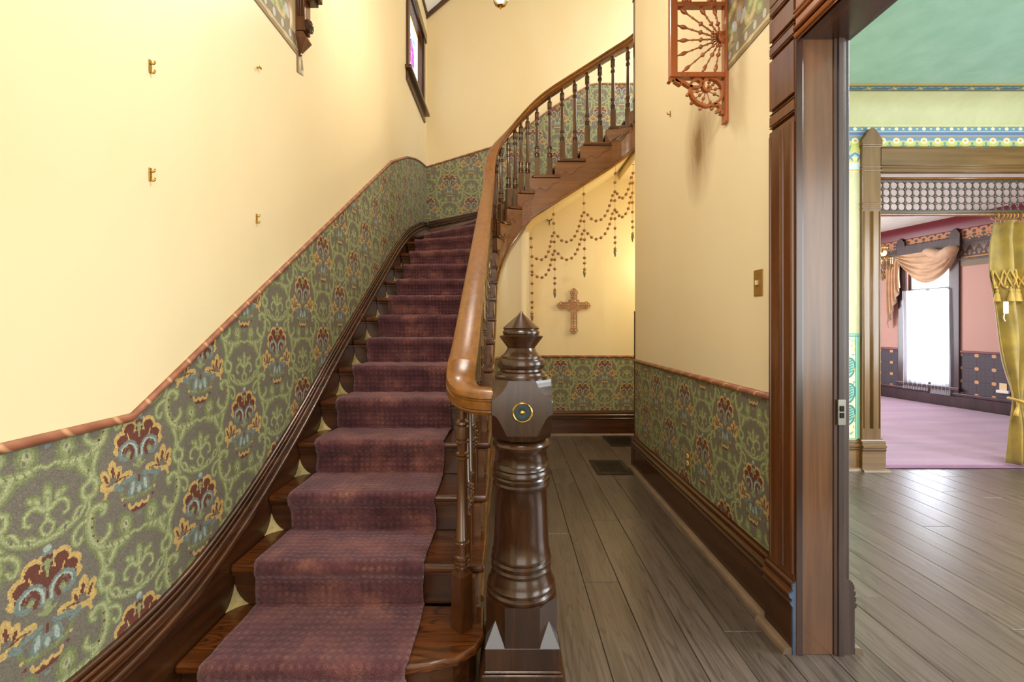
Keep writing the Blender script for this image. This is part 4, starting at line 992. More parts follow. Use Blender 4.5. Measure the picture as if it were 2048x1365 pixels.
# ------------------------------------------------------------------ bead garland under the string
YG = 4.87
gx = lambda x: (x-1016)*YG/F
gz = lambda y: EYE+(654-y)*YG/F
GAR = thing('bead_garland', 'garland of brown wooden beads draped in swags below the curved stair string', 'garland', (gx(1167), YG, gz(400)))
GS = 300/1024
def zx(x, y): return (1000+x*GS, 300+y*GS)
def strand(pts, nm='bead_strand', spacing=None, beads=None):
    """pts in picture pixels; a wire with beads"""
    w3 = [(gx(x), YG+.006*math.sin(i), gz(y)) for i, (x, y) in enumerate(pts)]
    b = MB(); b.tube(w3, .0017, 5)
    for x, y in beads: b.sphere((gx(x), YG, gz(y)), .0185, 10, 7, (1, 1, .92))
    return b
drops = [([212, 214, 218, 219, 219, 219, 219, 219, 219, 219], [604, 664, 728, 790, 854, 914, 978, 1040, 1076, 1112], 560, 1135),
         ([365, 367, 369, 371, 373, 374, 374, 374, 374, 374], [440, 502, 565, 628, 690, 750, 814, 876, 912, 948], 385, 975),
         ([572, 573, 574, 575, 576, 577, 577, 577, 577, 577], [302, 365, 427, 488, 550, 613, 675, 738, 774, 808], 245, 834),
         ([788, 785, 784, 784, 784, 785, 786, 786, 786, 786], [162, 223, 286, 347, 410, 470, 536, 598, 634, 670], 105, 695),
         ([915, 911, 908, 905, 905, 905, 905, 905, 906, 906], [27, 93, 159, 227, 294, 360, 425, 490, 529, 565], -30, 593)]
for xs_, ys_, yt, yp in drops:
    bd = [zx(x, y) for x, y in zip(xs_, ys_)]
    b = strand([zx(xs_[0], yt)]+bd+[zx(xs_[-1], yp)], beads=bd[:-1])
    dro = b.build('bead_strand', M['bead'], GAR, smooth=True, angle=60); stuff(dro)
    px_, pz_ = gx(zx(xs_[-1], 0)[0]), gz(zx(0, yp)[1])
    MB().lathe([(.003, -.062), (.010, -.045), (.017, -.015), (.018, .005), (.012, .022), (.004, .030)], (px_, YG, pz_), 10).build('pendant_drop', M['bead2'], GAR, smooth=True)
    MB().lathe([(.012, .020), (.018, .026), (.018, .034), (.010, .044), (.006, .05)], (px_, YG, pz_), 10).build('drop_cap', M['brassd'], GAR, smooth=True)
swags = [[(219, 728), (250, 743), (284, 750), (314, 729), (331, 695), (341, 659), (349, 626), (357, 588), (369, 565)],
         [(192, 828), (219, 832), (253, 866), (287, 872), (314, 852), (333, 820), (344, 786), (353, 749), (361, 714), (373, 690)],
         [(371, 565), (395, 590), (421, 619), (454, 628), (488, 616), (511, 589), (528, 555), (540, 521), (551, 485), (559, 451), (573, 427)],
         [(375, 690), (398, 709), (423, 738), (455, 750), (489, 739), (514, 711), (530, 680), (543, 645), (553, 610), (561, 574), (575, 550)],
         [(574, 427), (599, 444), (624, 471), (656, 485), (690, 476), (717, 450), (735, 417), (748, 381), (760, 346), (769, 312), (784, 286)],
         [(577, 550), (600, 571), (625, 597), (657, 610), (690, 600), (718, 573), (737, 538), (749, 507), (759, 470), (768, 436), (784, 410)],
         [(785, 286), (800, 300), (816, 325), (838, 330), (861, 304), (876, 270), (888, 231), (896, 189), (908, 159)],
         [(785, 410), (798, 425), (814, 450), (836, 459), (859, 437), (876, 402), (885, 362), (893, 324), (905, 294)]]
for sg in swags:
    bd = [zx(*p) for p in sg]; o = strand(smooth_pts(bd, 3), beads=bd[1:-1]).build('bead_swag', M['bead'], GAR, smooth=True, angle=60); stuff(o)
# ------------------------------------------------------------------ floor registers
def register(x0, x1, y0, y1, label):
    t = thing('floor_register', label, 'floor vent', ((x0+x1)/2, (y0+y1)/2, 0)); f_ = .045
    MB().box((x0+.01, y0+.01, .0005), (x1-.01, y1-.01, .002)).build('duct', M['black'], t)
    fr = MB()
    for a, c_ in (((x0, y0), (x1, y0+f_)), ((x0, y1-f_), (x1, y1)), ((x0, y0+f_), (x0+f_, y1-f_)), ((x1-f_, y0+f_), (x1, y1-f_))): fr.box((*a, .001), (*c_, .009))
    fr.build('rim', M['iron'], t, bevel=.002)
    g = MB(); n = 12
    for i in range(n+1):
        x = x0+f_+(x1-x0-2*f_)*i/n; g.box((x-.003, y0+f_, .002), (x+.003, y1-f_, .006))
    for i in range(n+1):
        y = y0+f_+(y1-y0-2*f_)*i/n; g.box((x0+f_, y-.004, .002), (x1-f_, y+.004, .0065))
    for i in range(n):
        for j in range(n):
            if (i+j) % 2: g.box((x0+f_+(x1-x0-2*f_)*(i+.3)/n, y0+f_+(y1-y0-2*f_)*(j+.3)/n, .002), (x0+f_+(x1-x0-2*f_)*(i+.7)/n, y0+f_+(y1-y0-2*f_)*(j+.7)/n, .006))
    g.build('grille', M['iron'], t)
register(.82, 1.155, 3.95, 4.36, 'dark iron lattice floor register against the baseboard of the papered hall wall')
register(1.17, 1.52, 4.88, 5.33, 'floor register half hidden behind the wall corner, close to the back baseboard')
# ------------------------------------------------------------------ fretwork screen on the right wall
YF = 2.40
fx = lambda x: (x-1016)*YF/F
fz = lambda y: EYE+(654-y)*YF/F
SCR = thing('fretwork_screen', 'cherry fretwork panel with radiating beaded spokes fixed to the cream hall wall', 'screen', (fx(1400), YF, fz(150)))
MB().box((fx(1338.5), YF-.02, fz(156)), (fx(1353), YF+.02, H1)).build('stile', M['fret'], SCR, bevel=.003)
MB().box((fx(1446), YF-.02, fz(248)), (fx(1457)-.0, YF+.02, H1)).build('stile', M['fret'], SCR, bevel=.003)
MB().box((fx(1447)-.0, YF-.026, fz(246)), (fx(1451), YF-.018, H1)).build('stile_bead', M['fret'], SCR, bevel=.002)
MB().box((fx(1353), YF-.018, fz(156)), (fx(1446), YF+.018, fz(147))).build('cross_rail', M['fret'], SCR, bevel=.003)
MB().box((fx(1340), YF-.024, fz(158)), (fx(1447), YF+.02, fz(155.5))).build('cross_rail', M['fret'], SCR, bevel=.002)
MB().box((fx(1353), YF-.018, fz(16)), (fx(1446), YF+.018, fz(7.5))).build('cross_rail', M['fret'], SCR, bevel=.003)
hub = (fx(1447), YF, fz(78))
MB().lathe([(.034, 0), (.034, -.009), (.030, -.013), (.026, -.008), (.022, -.013), (.017, -.008), (.013, -.014), (.008, -.010), (.001, -.012)], (hub[0]-.002, YF-.012, hub[2]), 24, 'y').build('hub', M['fret'], SCR, smooth=True, angle=40)
Z4 = 160/840
ends = [(185, 75), (415, 72), (565, 75), (178, 265), (185, 428), (183, 587), (225, 765), (438, 765), (575, 765)]
for ex, ey in ends:
    e = Vector((fx(1320+ex*Z4), YF, fz(ey*Z4))); h = Vector((hub[0]-.012, YF, hub[2])); d = e-h; L = d.length; d.normalize()
    b = MB(); b.tube([h, e], .0042, 8)
    q = Matrix(((1, 0, 0), (0, 1, 0), (0, 0, 1)))
    def lump(u, r, ln):
        n = 7; pts = [h+d*(u*L+ln*(i/(n-1)-.5)) for i in range(n)]; rr_ = [max(.004, r*math.sin(PI*(i+.35)/(n-1+.7))) for i in range(n)]; b.tube(pts, rr_, 10)
    lump(.20, .010, .020); lump(.32, .0075, .010); lump(.47, .0125, .025); lump(.66, .007, .010); lump(.86, .0115, .052)
    b.build('spoke', M['fret'], SCR, smooth=True)
for x in (1368, 1378, 1418, 1428): MB().sphere((fx(x), YF, fz(2)), .014, 10, 7).tube([(fx(x), YF, fz(7.5)), (fx(x), YF, fz(-60))], .005, 6).build('turned_rod', M['fret'], SCR, smooth=True)
# scrolled bracket below
def zp(x, y): return (fx(1320+x*Z4), fz(y*Z4))
def ribbon(pts, wid, name='scroll', dep=.026, n=5):
    p2 = smooth_pts([zp(*p) for p in pts], n); m_ = len(p2); b = MB(); L_, R2 = [], []
    ww = wid if isinstance(wid, (list, tuple)) else (wid, wid)
    for i in range(m_):
        a = np.array(p2[max(0, i-1)]); c_ = np.array(p2[min(m_-1, i+1)]); t_ = (c_-a)/max(1e-9, np.hypot(*(c_-a))); nn_ = np.array([-t_[1], t_[0]]); w_ = ww[0]+(ww[1]-ww[0])*i/(m_-1)
        L_.append(np.array(p2[i])+nn_*w_); R2.append(np.array(p2[i])-nn_*w_)
    rows_ = [[(q[0], YF-dep/2, q[1]) for q in L_], [(q[0], YF-dep/2, q[1]) for q in R2], [(q[0], YF+dep/2, q[1]) for q in R2], [(q[0], YF+dep/2, q[1]) for q in L_], [(q[0], YF-dep/2, q[1]) for q in L_]]
    b.grid(rows_); n0 = len(b.v); 
    for i in (0, m_-1): b.add([(L_[i][0], YF-dep/2, L_[i][1]), (R2[i][0], YF-dep/2, R2[i][1]), (R2[i][0], YF+dep/2, R2[i][1]), (L_[i][0], YF+dep/2, L_[i][1])], [(0, 1, 2, 3)])
    return b.build(name, M['fret'], SCR, smooth=True, angle=40)
ribbon([(92, 872), (105, 842), (140, 835), (180, 858), (240, 872), (300, 908), (370, 925), (425, 905), (425, 860), (380, 838), (335, 858), (318, 895)], (.0085, .006))
ribbon([(500, 915), (520, 925), (520, 945), (485, 958), (452, 930), (448, 880), (480, 835), (540, 828), (610, 865), (650, 930), (650, 1000), (620, 1060), (560, 1100), (490, 1118), (410, 1095), (345, 1040), (318, 970), (318, 905)], (.006, .0078))
ribbon([(560, 1105), (610, 1110), (628, 1140), (612, 1172), (585, 1172)], (.006, .008)); ribbon([(628, 1185), (660, 1195), (672, 1160), (668, 1090)], (.009, .006))
ribbon([(150, 850), (205, 890), (215, 880)], (.010, .006))
cz0 = zp(485, 950)
for bx_, by_ in ((392, 962), (415, 1002), (455, 1038), (525, 1075), (572, 990), (582, 937), (557, 890), (515, 868)):
    p = zp(bx_, by_); q = (p[0]*1.9-cz0[0]*.9, p[1]*1.9-cz0[1]*.9)
    MB().sphere((p[0], YF, p[1]), .0095, 10, 7).tube([(cz0[0], YF, cz0[1]), (p[0]*1.0+(p[0]-cz0[0])*.55, YF, p[1]+(p[1]-cz0[1])*.55)], .003, 6).build('bracket_spoke', M['fret'], SCR, smooth=True)
for bx_, by_ in ((288, 998), (332, 1084), (422, 1143), (543, 1142)):
    p = zp(bx_, by_); MB().sphere((p[0], YF, p[1]), .011, 10, 7).build('bead', M['fret'], SCR, smooth=True)
# matching bracket post on the left wall
YL = 2.46
t = thing('wall_bracket_post', 'dark fluted half post with round boss and pointed drop, hung on papered frieze', 'bracket', (XL, YL, 3.0))
lx_ = lambda x: (x-1016)*YL/F
lz = lambda y: EYE+(654-y)*YL/F
MB().box((XL, YL-.035, lz(68)), (XL+.055, YL+.035, H1)).build('post', M['casing'], t, bevel=.004)
for i in range(3): MB().tube([(XL+.018+i*.014, YL-.036, lz(40)), (XL+.018+i*.014, YL-.036, H1)], .005, 6).build('flute', M['casing'], t, smooth=True)
MB().lathe([(.036, .0), (.036, .018), (.028, .024), (.024, .020), (.016, .026), (.010, .032), (.002, .034)], (XL+.055, YL-.005, lz(55)), 22, 'x').build('boss', M['dark'], t, smooth=True, angle=40)
b = MB(); zt_, zm_, zbt = lz(70), lz(82), lz(108)
b.add([(XL, YL-.034, zt_), (XL+.045, YL-.034, zt_), (XL+.045, YL+.034, zt_), (XL, YL+.034, zt_), (XL, YL-.036, zm_), (XL+.062, YL-.036, zm_), (XL+.062, YL+.036, zm_), (XL, YL+.036, zm_), (XL+.006, YL-.004, zbt), (XL+.016, YL-.004, zbt), (XL+.016, YL+.008, zbt), (XL+.006, YL+.008, zbt)],
      [(0, 1, 2, 3), (0, 1, 5, 4), (1, 2, 6, 5), (2, 3, 7, 6), (3, 0, 4, 7), (4, 5, 9, 8), (5, 6, 10, 9), (6, 7, 11, 10), (7, 4, 8, 11), (8, 9, 10, 11)])
b.sphere((XL+.012, YL+.002, zbt-.004), .009, 8, 6); b.build('pointed_drop', M['casing'], t)
b = MB(); b.box((XL+.05, YL-.03, lz(9)), (XL+.105, YL+.03, lz(2))).box((XL+.055, YL-.035, lz(2)), (XL+.125, YL+.035, H1)); b.build('rail_end', M['dark'], t, bevel=.004)
# ------------------------------------------------------------------ pendant lamp of the stairwell
pxl, pyl = (1001-1016)*3.3/F, 3.3
zl0 = EYE+(654-15)*3.3/F
t = thing('pendant_lamp', 'clear glass globe pendant with brass finial, high above the stairs', 'lamp', (pxl, pyl, 6.3))
MB().lathe([(.02, .0), (.045, .012), (.060, .05), (.062, .085), (.050, .12), (.040, .14)], (pxl, pyl, zl0+.012), 24, cap=False).build('glass_globe', M['glass'], t, smooth=True)
MB().lathe([(.004, -.012), (.010, -.004), (.006, .006), (.022, .012), (.022, .018), (.005, .022)], (pxl, pyl, zl0), 16).build('finial', M['brass'], t, smooth=True, angle=40)
MB().sphere((pxl, pyl, zl0+.07), .022, 12, 8, (1, 1, 1.3)).build('bulb', M['bulb'], t, smooth=True)
MB().lathe([(.052, .135), (.055, .15), (.03, .18), (.012, .20), (.008, .24), (.008, 6.345-zl0)], (pxl, pyl, zl0), 16).build('stem', M['brass'], t, smooth=True, angle=40)
# ------------------------------------------------------------------ side room
YPs = YP
wp = struct(MB().box((XR2, YPs, 0), (3.50, YPs+.14, H1)).box((5.45, YPs, 0), (6.25, YPs+.14, H1)).box((3.50, YPs, 3.0), (5.45, YPs+.14, H1)).build('wall_partition', M['vine']))
struct(MB().box((6.15, -1.6, 0), (6.25, YPs, H1)).build('wall_room_right', M['vine']))
struct(MB().box((XR2, -1.6, 0), (6.25, -1.5, H1)).build('wall_room_front', M['vine']))
struct(MB().box((XR2, -1.6, H1), (6.25, YPs+.1, H1+.1)).build('ceiling', M['mint']))
cv = [(0, 3.285), (-.02, 3.36), (-.07, 3.43), (-.14, 3.475), (-.21, 3.49)]
wp_c = struct(MB().grid([[(XR2, YPs+a, z) for a, z in cv], [(6.15, YPs+a, z) for a, z in cv]]).build('trim_10', M['cove'], smooth=True))
zz_ = MB().add([(XR2, YPs-.205, 3.487), (6.15, YPs-.205, 3.487), (6.15, YPs-.305, 3.487), (XR2, YPs-.305, 3.487), (XR2, YPs-.205, 3.5), (6.15, YPs-.205, 3.5), (6.15, YPs-.305, 3.5), (XR2, YPs-.305, 3.5)], [(0, 1, 2, 3), (0, 1, 5, 4), (2, 3, 7, 6)])
zz_.build('star_border', printmat('star_border_paper', star_print(), 'X', .23, .10, 0, YPs-.305, .5, 'Linear', False, 'Y'), wp_c)
RF = roomfrieze_print()
MB().grid([[(XR2, YPs-.003, 2.83), (6.15, YPs-.003, 2.83)], [(XR2, YPs-.003, 3.285), (6.15, YPs-.003, 3.285)]]).build('frieze_paper', printmat('room_frieze_paper', RF, 'X', .262, .455, 3.43, 2.83, .6, 'Linear', False), wp)
MB().grid([[(XR2, YPs-.003, .285), (3.34, YPs-.003, .285)], [(XR2, YPs-.003, 1.29), (3.34, YPs-.003, 1.29)]]).build('dado_paper', printmat('mint_dado_paper', mint_print(), 'X', .42, 1.0, 3.0, .285, .6, 'Linear', False), wp)
M['mintb'] = plain('mint_border', (138, 196, 164), .5); M['tealb'] = plain('teal_line', (60, 110, 100), .5)
b = MB().box((XR2, YPs-.006, 1.262), (3.336, YPs-.0035, 1.30)).box((3.30, YPs-.006, .285), (3.336, YPs-.0035, 1.262)).box((XR2, YPs-.006, .285), (3.30, YPs-.0035, .305)); b.build('dado_border', M['mintb'], wp)
b = MB()
for z in (1.266, 1.278, 1.29): b.box((XR2, YPs-.0075, z), (3.33, YPs-.006, z+.004))
for x in (3.303, 3.318, 3.33): b.box((x, YPs-.0075, .29), (x+.003, YPs-.006, 1.29))
b.build('dado_border_lines', M['tealb'], wp)
bpf = struct(MB().sweep(bprof[:1]+[(a, z*.95) for a, z in bprof[1:]], [(XR2+.02, YPs, 0), (3.335, YPs, 0)], (0, -1, 0)).build('baseboard_partition', M['goldenx'], smooth=True, angle=30))
MB().sweep(sprof, [(XR2+.02, YPs-.019, 0), (3.335, YPs-.019, 0)], (0, -1, 0)).build('shoe_moulding', M['shoe'], bpf, smooth=True, angle=40)
# casing of the far doorway
dc = struct(MB().box((3.345, YPs-.032, .28), (3.52, YPs, 3.10)).build('door_2', M['golden'], bevel=.004))
MB().prism([(3.338, 3.07), (3.526, 3.07), (3.526, 3.125), (3.462, 3.222), (3.432, 3.238), (3.402, 3.222), (3.338, 3.125)], YPs-.045, YPs, lambda a, c_, d: (a, d, c_)).build('casing_crest', M['golden'], dc, bevel=.004)
for z in (3.055, 2.865, 2.83, 2.52, 2.475): MB().box((3.340, YPs-.040, z), (3.525, YPs, z+.013)).build('casing_bead', M['golden'], dc, bevel=.003)
for x in (3.36, 3.42, 3.432, 3.444, 3.505): MB().tube([(x, YPs-.032, .40), (x, YPs-.032, 2.45)], .005, 8).build('casing_flute', M['golden'], dc, smooth=True)
pf = [(a+.036, z*.95) for a, z in bprof]; pf[0] = (0, 0); pf[-1] = (0, .30)
MB().sweep(pf, [(3.325, YPs, 0), (3.545, YPs, 0)], (0, -1, 0)).build('plinth_block', M['goldenx'], dc, smooth=True, angle=30)
MB().sweep(sprof, [(3.315, YPs-.055, 0), (3.56, YPs-.055, 0)], (0, -1, 0)).build('shoe_moulding', M['shoe'], dc, smooth=True, angle=40)
MB().box((3.50, YPs, 0), (3.52, YPs+.14, 3.0)).build('jamb', M['golden'], dc)
MB().box((3.525, YPs-.032, 2.815), (5.45, YPs, 3.065)).build('head_casing', M['goldenx'], dc, bevel=.004)
for z in (2.82, 2.86, 2.885, 3.05): MB().tube([(3.525, YPs-.032, z), (5.45, YPs-.032, z)], .006, 8).build('head_bead', M['goldenx'], dc, smooth=True)
MB().box((5.43, YPs, 0), (5.45, YPs+.14, 3.0)).build('jamb', M['golden'], dc)
MB().box((5.43, YPs-.032, 0), (5.6, YPs, 3.1)).build('right_casing', M['golden'], dc, bevel=.004)
# spindle grille hung in the doorway
GY = YPs+.05
GR = thing('spindle_grille', 'dark ball and dowel grille filling the top of the far doorway', 'grille', (4.4, GY, 2.6))
for z0, z1 in ((2.755, 2.775), (2.455, 2.48)): MB().box((3.52, GY-.018, z0), (5.43, GY+.018, z1)).build('grille_rail', M['fretdark'], GR, bevel=.003)
MB().tube([(3.52, GY, 2.79), (5.43, GY, 2.79)], .012, 8).build('upper_rod', M['rail'], GR, smooth=True)
nx, nz = 26, 4; cw = 15*GY/F
vb = MB(); z0, z1 = 2.48, 2.755; ch = (z1-z0)/nz
prv = [(.006, z0)]
for j in range(nz):
    zc = z0+ch*(j+.5)
    prv += [(.006, zc-ch*.5+.001), (.0125, zc-ch*.5+.012), (.006, zc-ch*.5+.024), (.0065, zc), (.006, zc+ch*.5-.024), (.0125, zc+ch*.5-.012)]
prv += [(.006, z1)]
v0 = None
for i in range(nx):
    x = 3.535+cw*(i+.0)
    if x > 5.43: break
    if v0 is None: v0 = MB().lathe(prv, (0, 0, 0), 8).build('spindle', M['fretdark'], None, smooth=True); o = v0
    else: o = v0.copy(); COL.objects.link(o)
    o.parent = GR; o.location = Vector((x, GY, 0))-GR.location
for j in range(nz+1):
    z = z0+ch*j; pr = []
    for i in range(nx): x = cw*i; pr += [(.005, x+.001), (.0115, x+cw*.18), (.005, x+cw*.36), (.005, x+cw*.64), (.0115, x+cw*.82)]
    MB().lathe(pr, (3.535, GY, z), 8, 'x').build('cross_spindle', M['fretdark'], GR, smooth=True)
# curtain pole with rings
CY = YPs+.03; CZ = EYE+(654-429.5)*CY/F
t = thing('curtain_pole', 'amber wooden curtain pole across the far doorway below the spindle grille', 'curtain rod', (4.4, CY, CZ))
MB().tube([(3.52, CY, CZ), (5.43, CY, CZ)], .017, 14).build('pole', M['rail'], t, smooth=True, angle=50)
ORD = ['standing apart at the outer end of the row', 'second from the gold curtain edge', 'third from the gold curtain edge', 'fourth from the gold curtain edge', 'fifth from the gold curtain edge', 'sixth from the gold curtain edge', 'seventh from the gold curtain edge']
for i, x in enumerate([4.665, 4.715, 4.75, 4.78, 4.815, 4.85, 4.895]):
    r = thing('curtain_ring', 'pale brass ring on the amber pole, '+ORD[i], 'curtain ring', (x, CY, CZ), 'rings on the curtain pole')
    MB().torus((x, CY, CZ-.014), .034, .0045, 18, 6, 'x').build('ring', M['brassd'], r, smooth=True)
    MB().tube([(x, CY, CZ-.05), (x+.003, CY, CZ-.075)], .003, 6).build('eyelet', M['brassd'], r)
# gold curtain
CUR = thing('gold_curtain', 'heavy gold velvet curtain with knotted tassel fringe tied back in the doorway', 'curtain', (5.0, CY, 0))
zc = lambda y: EYE+(654-y)*CY/F
xc = lambda x: (x-1016)*CY/F
zt_ = [zc(442), zc(480), zc(545), zc(640), zc(730), zc(795), zc(812), zc(870), zc(930)]
le = [xc(1999), xc(1993), xc(1994), xc(2006), xc(2018), xc(2031), xc(2031), xc(2028), xc(2024)]
re = [5.40, 5.40, 5.40, 5.36, 5.24, 5.06, 5.06, 5.18, 5.24]
def cpt(u, z, lift=0):
    zz_ = np.array(zt_)[::-1]; a = np.interp(z, zz_, np.array(le)[::-1]); c_ = np.interp(z, zz_, np.array(re)[::-1])
    tie = math.exp(-((z-zc(803))/.22)**2); amp = .045*(1-.62*tie)
    ph = u*7.2*2*PI*.62+.8
    return (a+(c_-a)*u+.006*math.sin(z*9+u*20), CY+.015+amp*math.sin(ph)+.012*math.sin(2.3*ph+z*3)-lift, z)
b = MB(); zr = np.linspace(zt_[0], zt_[-1], 46)
b.grid([[cpt(u, z) for u in np.linspace(0, 1, 60)] for z in zr]); b.build('drape', M['gold'], CUR, smooth=True, solid=.008)
# lattice fringe and tassels
for j in range(9):
    u0 = j*.085; b = MB()
    for d in (-1, 1):
        for k in range(2):
            u1 = u0+d*.042*(1); z0_, z1_ = zc(540)-.0+k*-.0, zc(575)
            pts = [cpt(min(1, max(0, u0+.03*k+(u1-u0)*t_)), z0_+(z1_-z0_)*t_, .022) for t_ in np.linspace(0, 1, 5)]
            b.tube(pts, .0075, 6)
    pk = cpt(min(1, max(0, u0)), zc(575), .03); b.sphere(pk, .013, 8, 6)
    b.build('fringe_knot', M['goldt'], CUR, smooth=True)
    ut = u0+.02
    p = cpt(min(1, ut), zc(585), .038)
    b = MB().lathe([(.004, .055), (.006, .03), (.013, .022), (.014, .012), (.008, .004), (.010, 0), (.018, -.02), (.024, -.06), (.027, -.085), (.022, -.088)], (p[0], p[1], p[2]), 12)
    b.build('tassel', M['goldt'], CUR, smooth=True, angle=50)
# tie-back rope
pts = [cpt(u, zc(803)-.02*math.sin(u*PI)+.03*u, .06) for u in np.linspace(0, 1, 16)]
pts = [(le[5]-.012, CY+.05, zc(798)), (le[5]-.022, CY, zc(799)), (le[5]-.012, CY-.05, zc(801))]+[(p[0], CY-.075, p[2]) for p in pts[1:]]
b = MB(); b.tube(smooth_pts(pts, 3), .014, 8); b.build('tie_rope', M['goldt'], CUR, smooth=True)
pts = [(le[6]-.02+.01*math.sin(i), CY-.03, zc(800)-.03*i) for i in range(6)]; MB().tube(pts, [.008, .012, .009, .013, .016, .018], 8).build('rope_tassel', M['goldt'], CUR, smooth=True)
t = thing('cord_tag', 'small white tag with short cord at the edge of the gold curtain', 'tag', (xc(1999), CY-.05, zc(616)))
MB().box((xc(1995), CY-.055, zc(628)), (xc(2004.5), CY-.045, zc(604))).build('tag_card', M['whitep'], t, bevel=.004)
MB().tube(smooth_pts([(xc(1997), CY-.05, zc(627)), (xc(1995.5), CY-.05, zc(636)), (xc(1998), CY-.05, zc(643))], 4), .005, 6).build('tag_cord', M['whitep'], t)
# ------------------------------------------------------------------ parlour beyond
pf_ = struct(MB().box((2.6, YPs+.06, -.03), (8.1, 9.6, .004)).build('floor', M['black']))
t = MB()
xs_ = np.linspace(3.0, 7.9, 50); ys_ = np.linspace(YPs+.03, 9.5, 56)
def cz_f(x, y):
    h = .008+.014*math.exp(-((y-(4.75+.06*(x-3.6)-.0))/.05)**2)*math.exp(-((x-4.2)/.55)**2)+.014*math.exp(-((y-(5.35-.10*(x-3.6)))/.06)**2)*math.exp(-((x-4.3)/.6)**2)
    return h
wx = lambda y: 7.62-.17*(y-6.55)/.985-.03
t.grid([[(3.0+(wx(y)-3.0)*(x-3.0)/4.9, y, cz_f(3.0+(wx(y)-3.0)*(x-3.0)/4.9, y)) for x in xs_] for y in ys_])
tag(t.build('parlour_carpet', M['carpet'], None, smooth=True, solid=.008), 'orchid purple wall to wall carpet with ripples beyond the far doorway', 'carpet')
A_ = np.array([7.62, 6.55]); dd = np.array([-.17, .985]); dd /= np.hypot(*dd); nw = np.array([-dd[1], dd[0]])    # into the room (towards -x)
def PW_(t_, z, off=0.0):
    p = A_+dd*t_+nw*off; return (p[0], p[1], z)
T0, T1 = -2.4, 3.0
def pwall(t0, t1, z0, z1, o0, o1):
    b = MB(); vs = [PW_(t0, z0, o0), PW_(t1, z0, o0), PW_(t1, z0, o1), PW_(t0, z0, o1), PW_(t0, z1, o0), PW_(t1, z1, o0), PW_(t1, z1, o1), PW_(t0, z1, o1)]
    b.add(vs, [(0, 3, 2, 1), (4, 5, 6, 7), (0, 1, 5, 4), (1, 2, 6, 5), (2, 3, 7, 6), (3, 0, 4, 7)]); return b
WT0, WT1, WZ0, WZ1 = .74, 1.42, .34, 2.62
b = pwall(T0, WT0, 0, 3.4, -.12, 0)
for q in (pwall(WT1, T1, 0, 3.4, -.12, 0), pwall(WT0, WT1, 0, WZ0, -.12, 0), pwall(WT0, WT1, WZ1, 3.4, -.12, 0)): b.add(q.v, q.f)
wpr = struct(b.build('wall_parlour', M['pink']))
DG, DF = dadogrid_print(), darkfrieze_print()
def skin(t0, t1, z0, z1, mat, name, off=.003):
    b = MB(); b.add([PW_(t0, z0, off), PW_(t1, z0, off), PW_(t1, z1, off), PW_(t0, z1, off)], [(0, 1, 2, 3)]); return b.build(name, mat, wpr)
mg = printmat('dado_grid_paper', DG, 'Y', .215, .215, .05, .25, .6, 'Linear', False); mf = printmat('dark_frieze_paper', DF, 'Y', .24, .48, 0, 2.5, .6, 'Linear', False)
for t0, t1 in ((T0, .60), (1.56, T1)):
    skin(t0, t1, .25, .95, mg, 'dado_paper'); skin(t0, t1, 2.48, 2.98, mf, 'frieze_paper')
    pwall(t0, t1, .93, .965, 0, .02).build('dado_rail', M['burg'], wpr, bevel=.004)
    pwall(t0, t1, 2.36, 2.48, 0, .012).build('picture_band', M['trimg'], wpr); pwall(t0, t1, 2.46, 2.49, 0, .03).build('picture_rail', M['purple_w'], wpr, bevel=.004)
skin(.60, 1.56, 2.62, 2.98, mf, 'frieze_paper')
bb_ = struct(pwall(T0, T1, 0, .20, 0, .025).build('baseboard_parlour', M['purple_w'], bevel=.004))
pwall(T0, T1, .20, .255, 0, .04).build('base_cap', M['purple_w'], bb_, bevel=.012, seg=3)
pc = [(0, 2.97), (.02, 2.98), (.05, 3.06), (.11, 3.13), (.20, 3.17), (.20, 3.2), (0, 3.2)]
b = MB(); b.add([PW_(T0, z, o_) for o_, z in pc]+[PW_(T1, z, o_) for o_, z in pc], [(i, (i+1) % 7, 7+(i+1) % 7, 7+i) for i in range(7)]); struct(b.build('trim_11', M['burg'], smooth=True, angle=40))
struct(MB().box((2.5, YPs+.1, 3.17), (8.2, 9.6, 3.3)).build('ceiling', M['ceil2']))
struct(MB().box((2.5, 9.5, 0), (8.2, 9.6, 3.3)).build('wall_parlour_back', M['pink']))
struct(MB().box((2.6, YPs+.14, 0), (2.7, 9.5, 3.3)).build('wall_parlour_left', M['pink']))
# window with its casing
w2 = struct(pwall(WT0-.01, WT1+.01, WZ0-.02, WZ0+.05, -.10, .0).build('window_2', M['purple_w']))
for t0, t1 in ((.60, .74), (1.42, 1.56)): pwall(t0, t1, .20, 2.66, 0, .03).build('window_casing', M['purple_w'], w2, bevel=.008)
pwall(.58, 1.58, 2.62, 2.86, 0, .045).build('window_head', M['purple_w'], w2, bevel=.008)
for tc in (.655, 1.505):
    b = MB(); pl = [(-.075, 2.84), (.075, 2.84), (.075, 2.91), (.03, 2.985), (0, 3.0), (-.03, 2.985), (-.075, 2.91)]
    b.prism(pl, 0, .05, lambda a, c_, d: PW_(tc+a, c_, d)); b.build('crest', M['purple_w'], w2)
pwall(.58, 1.58, .29, .345, 0, .07).build('window_sill', M['purple_w'], w2, bevel=.008)
for t0, t1, z0, z1 in ((WT0, WT0+.05, WZ0, WZ1), (WT1-.05, WT1, WZ0, WZ1), (WT0, WT1, 2.0, 2.05)): pwall(t0, t1, z0, z1, -.07, -.03).build('sash', M['purple_w'], w2, bevel=.004)
pwall(WT0+.02, WT1-.02, WZ0, WZ1, -.09, -.085).build('glass_pane', M['daywin'], w2)
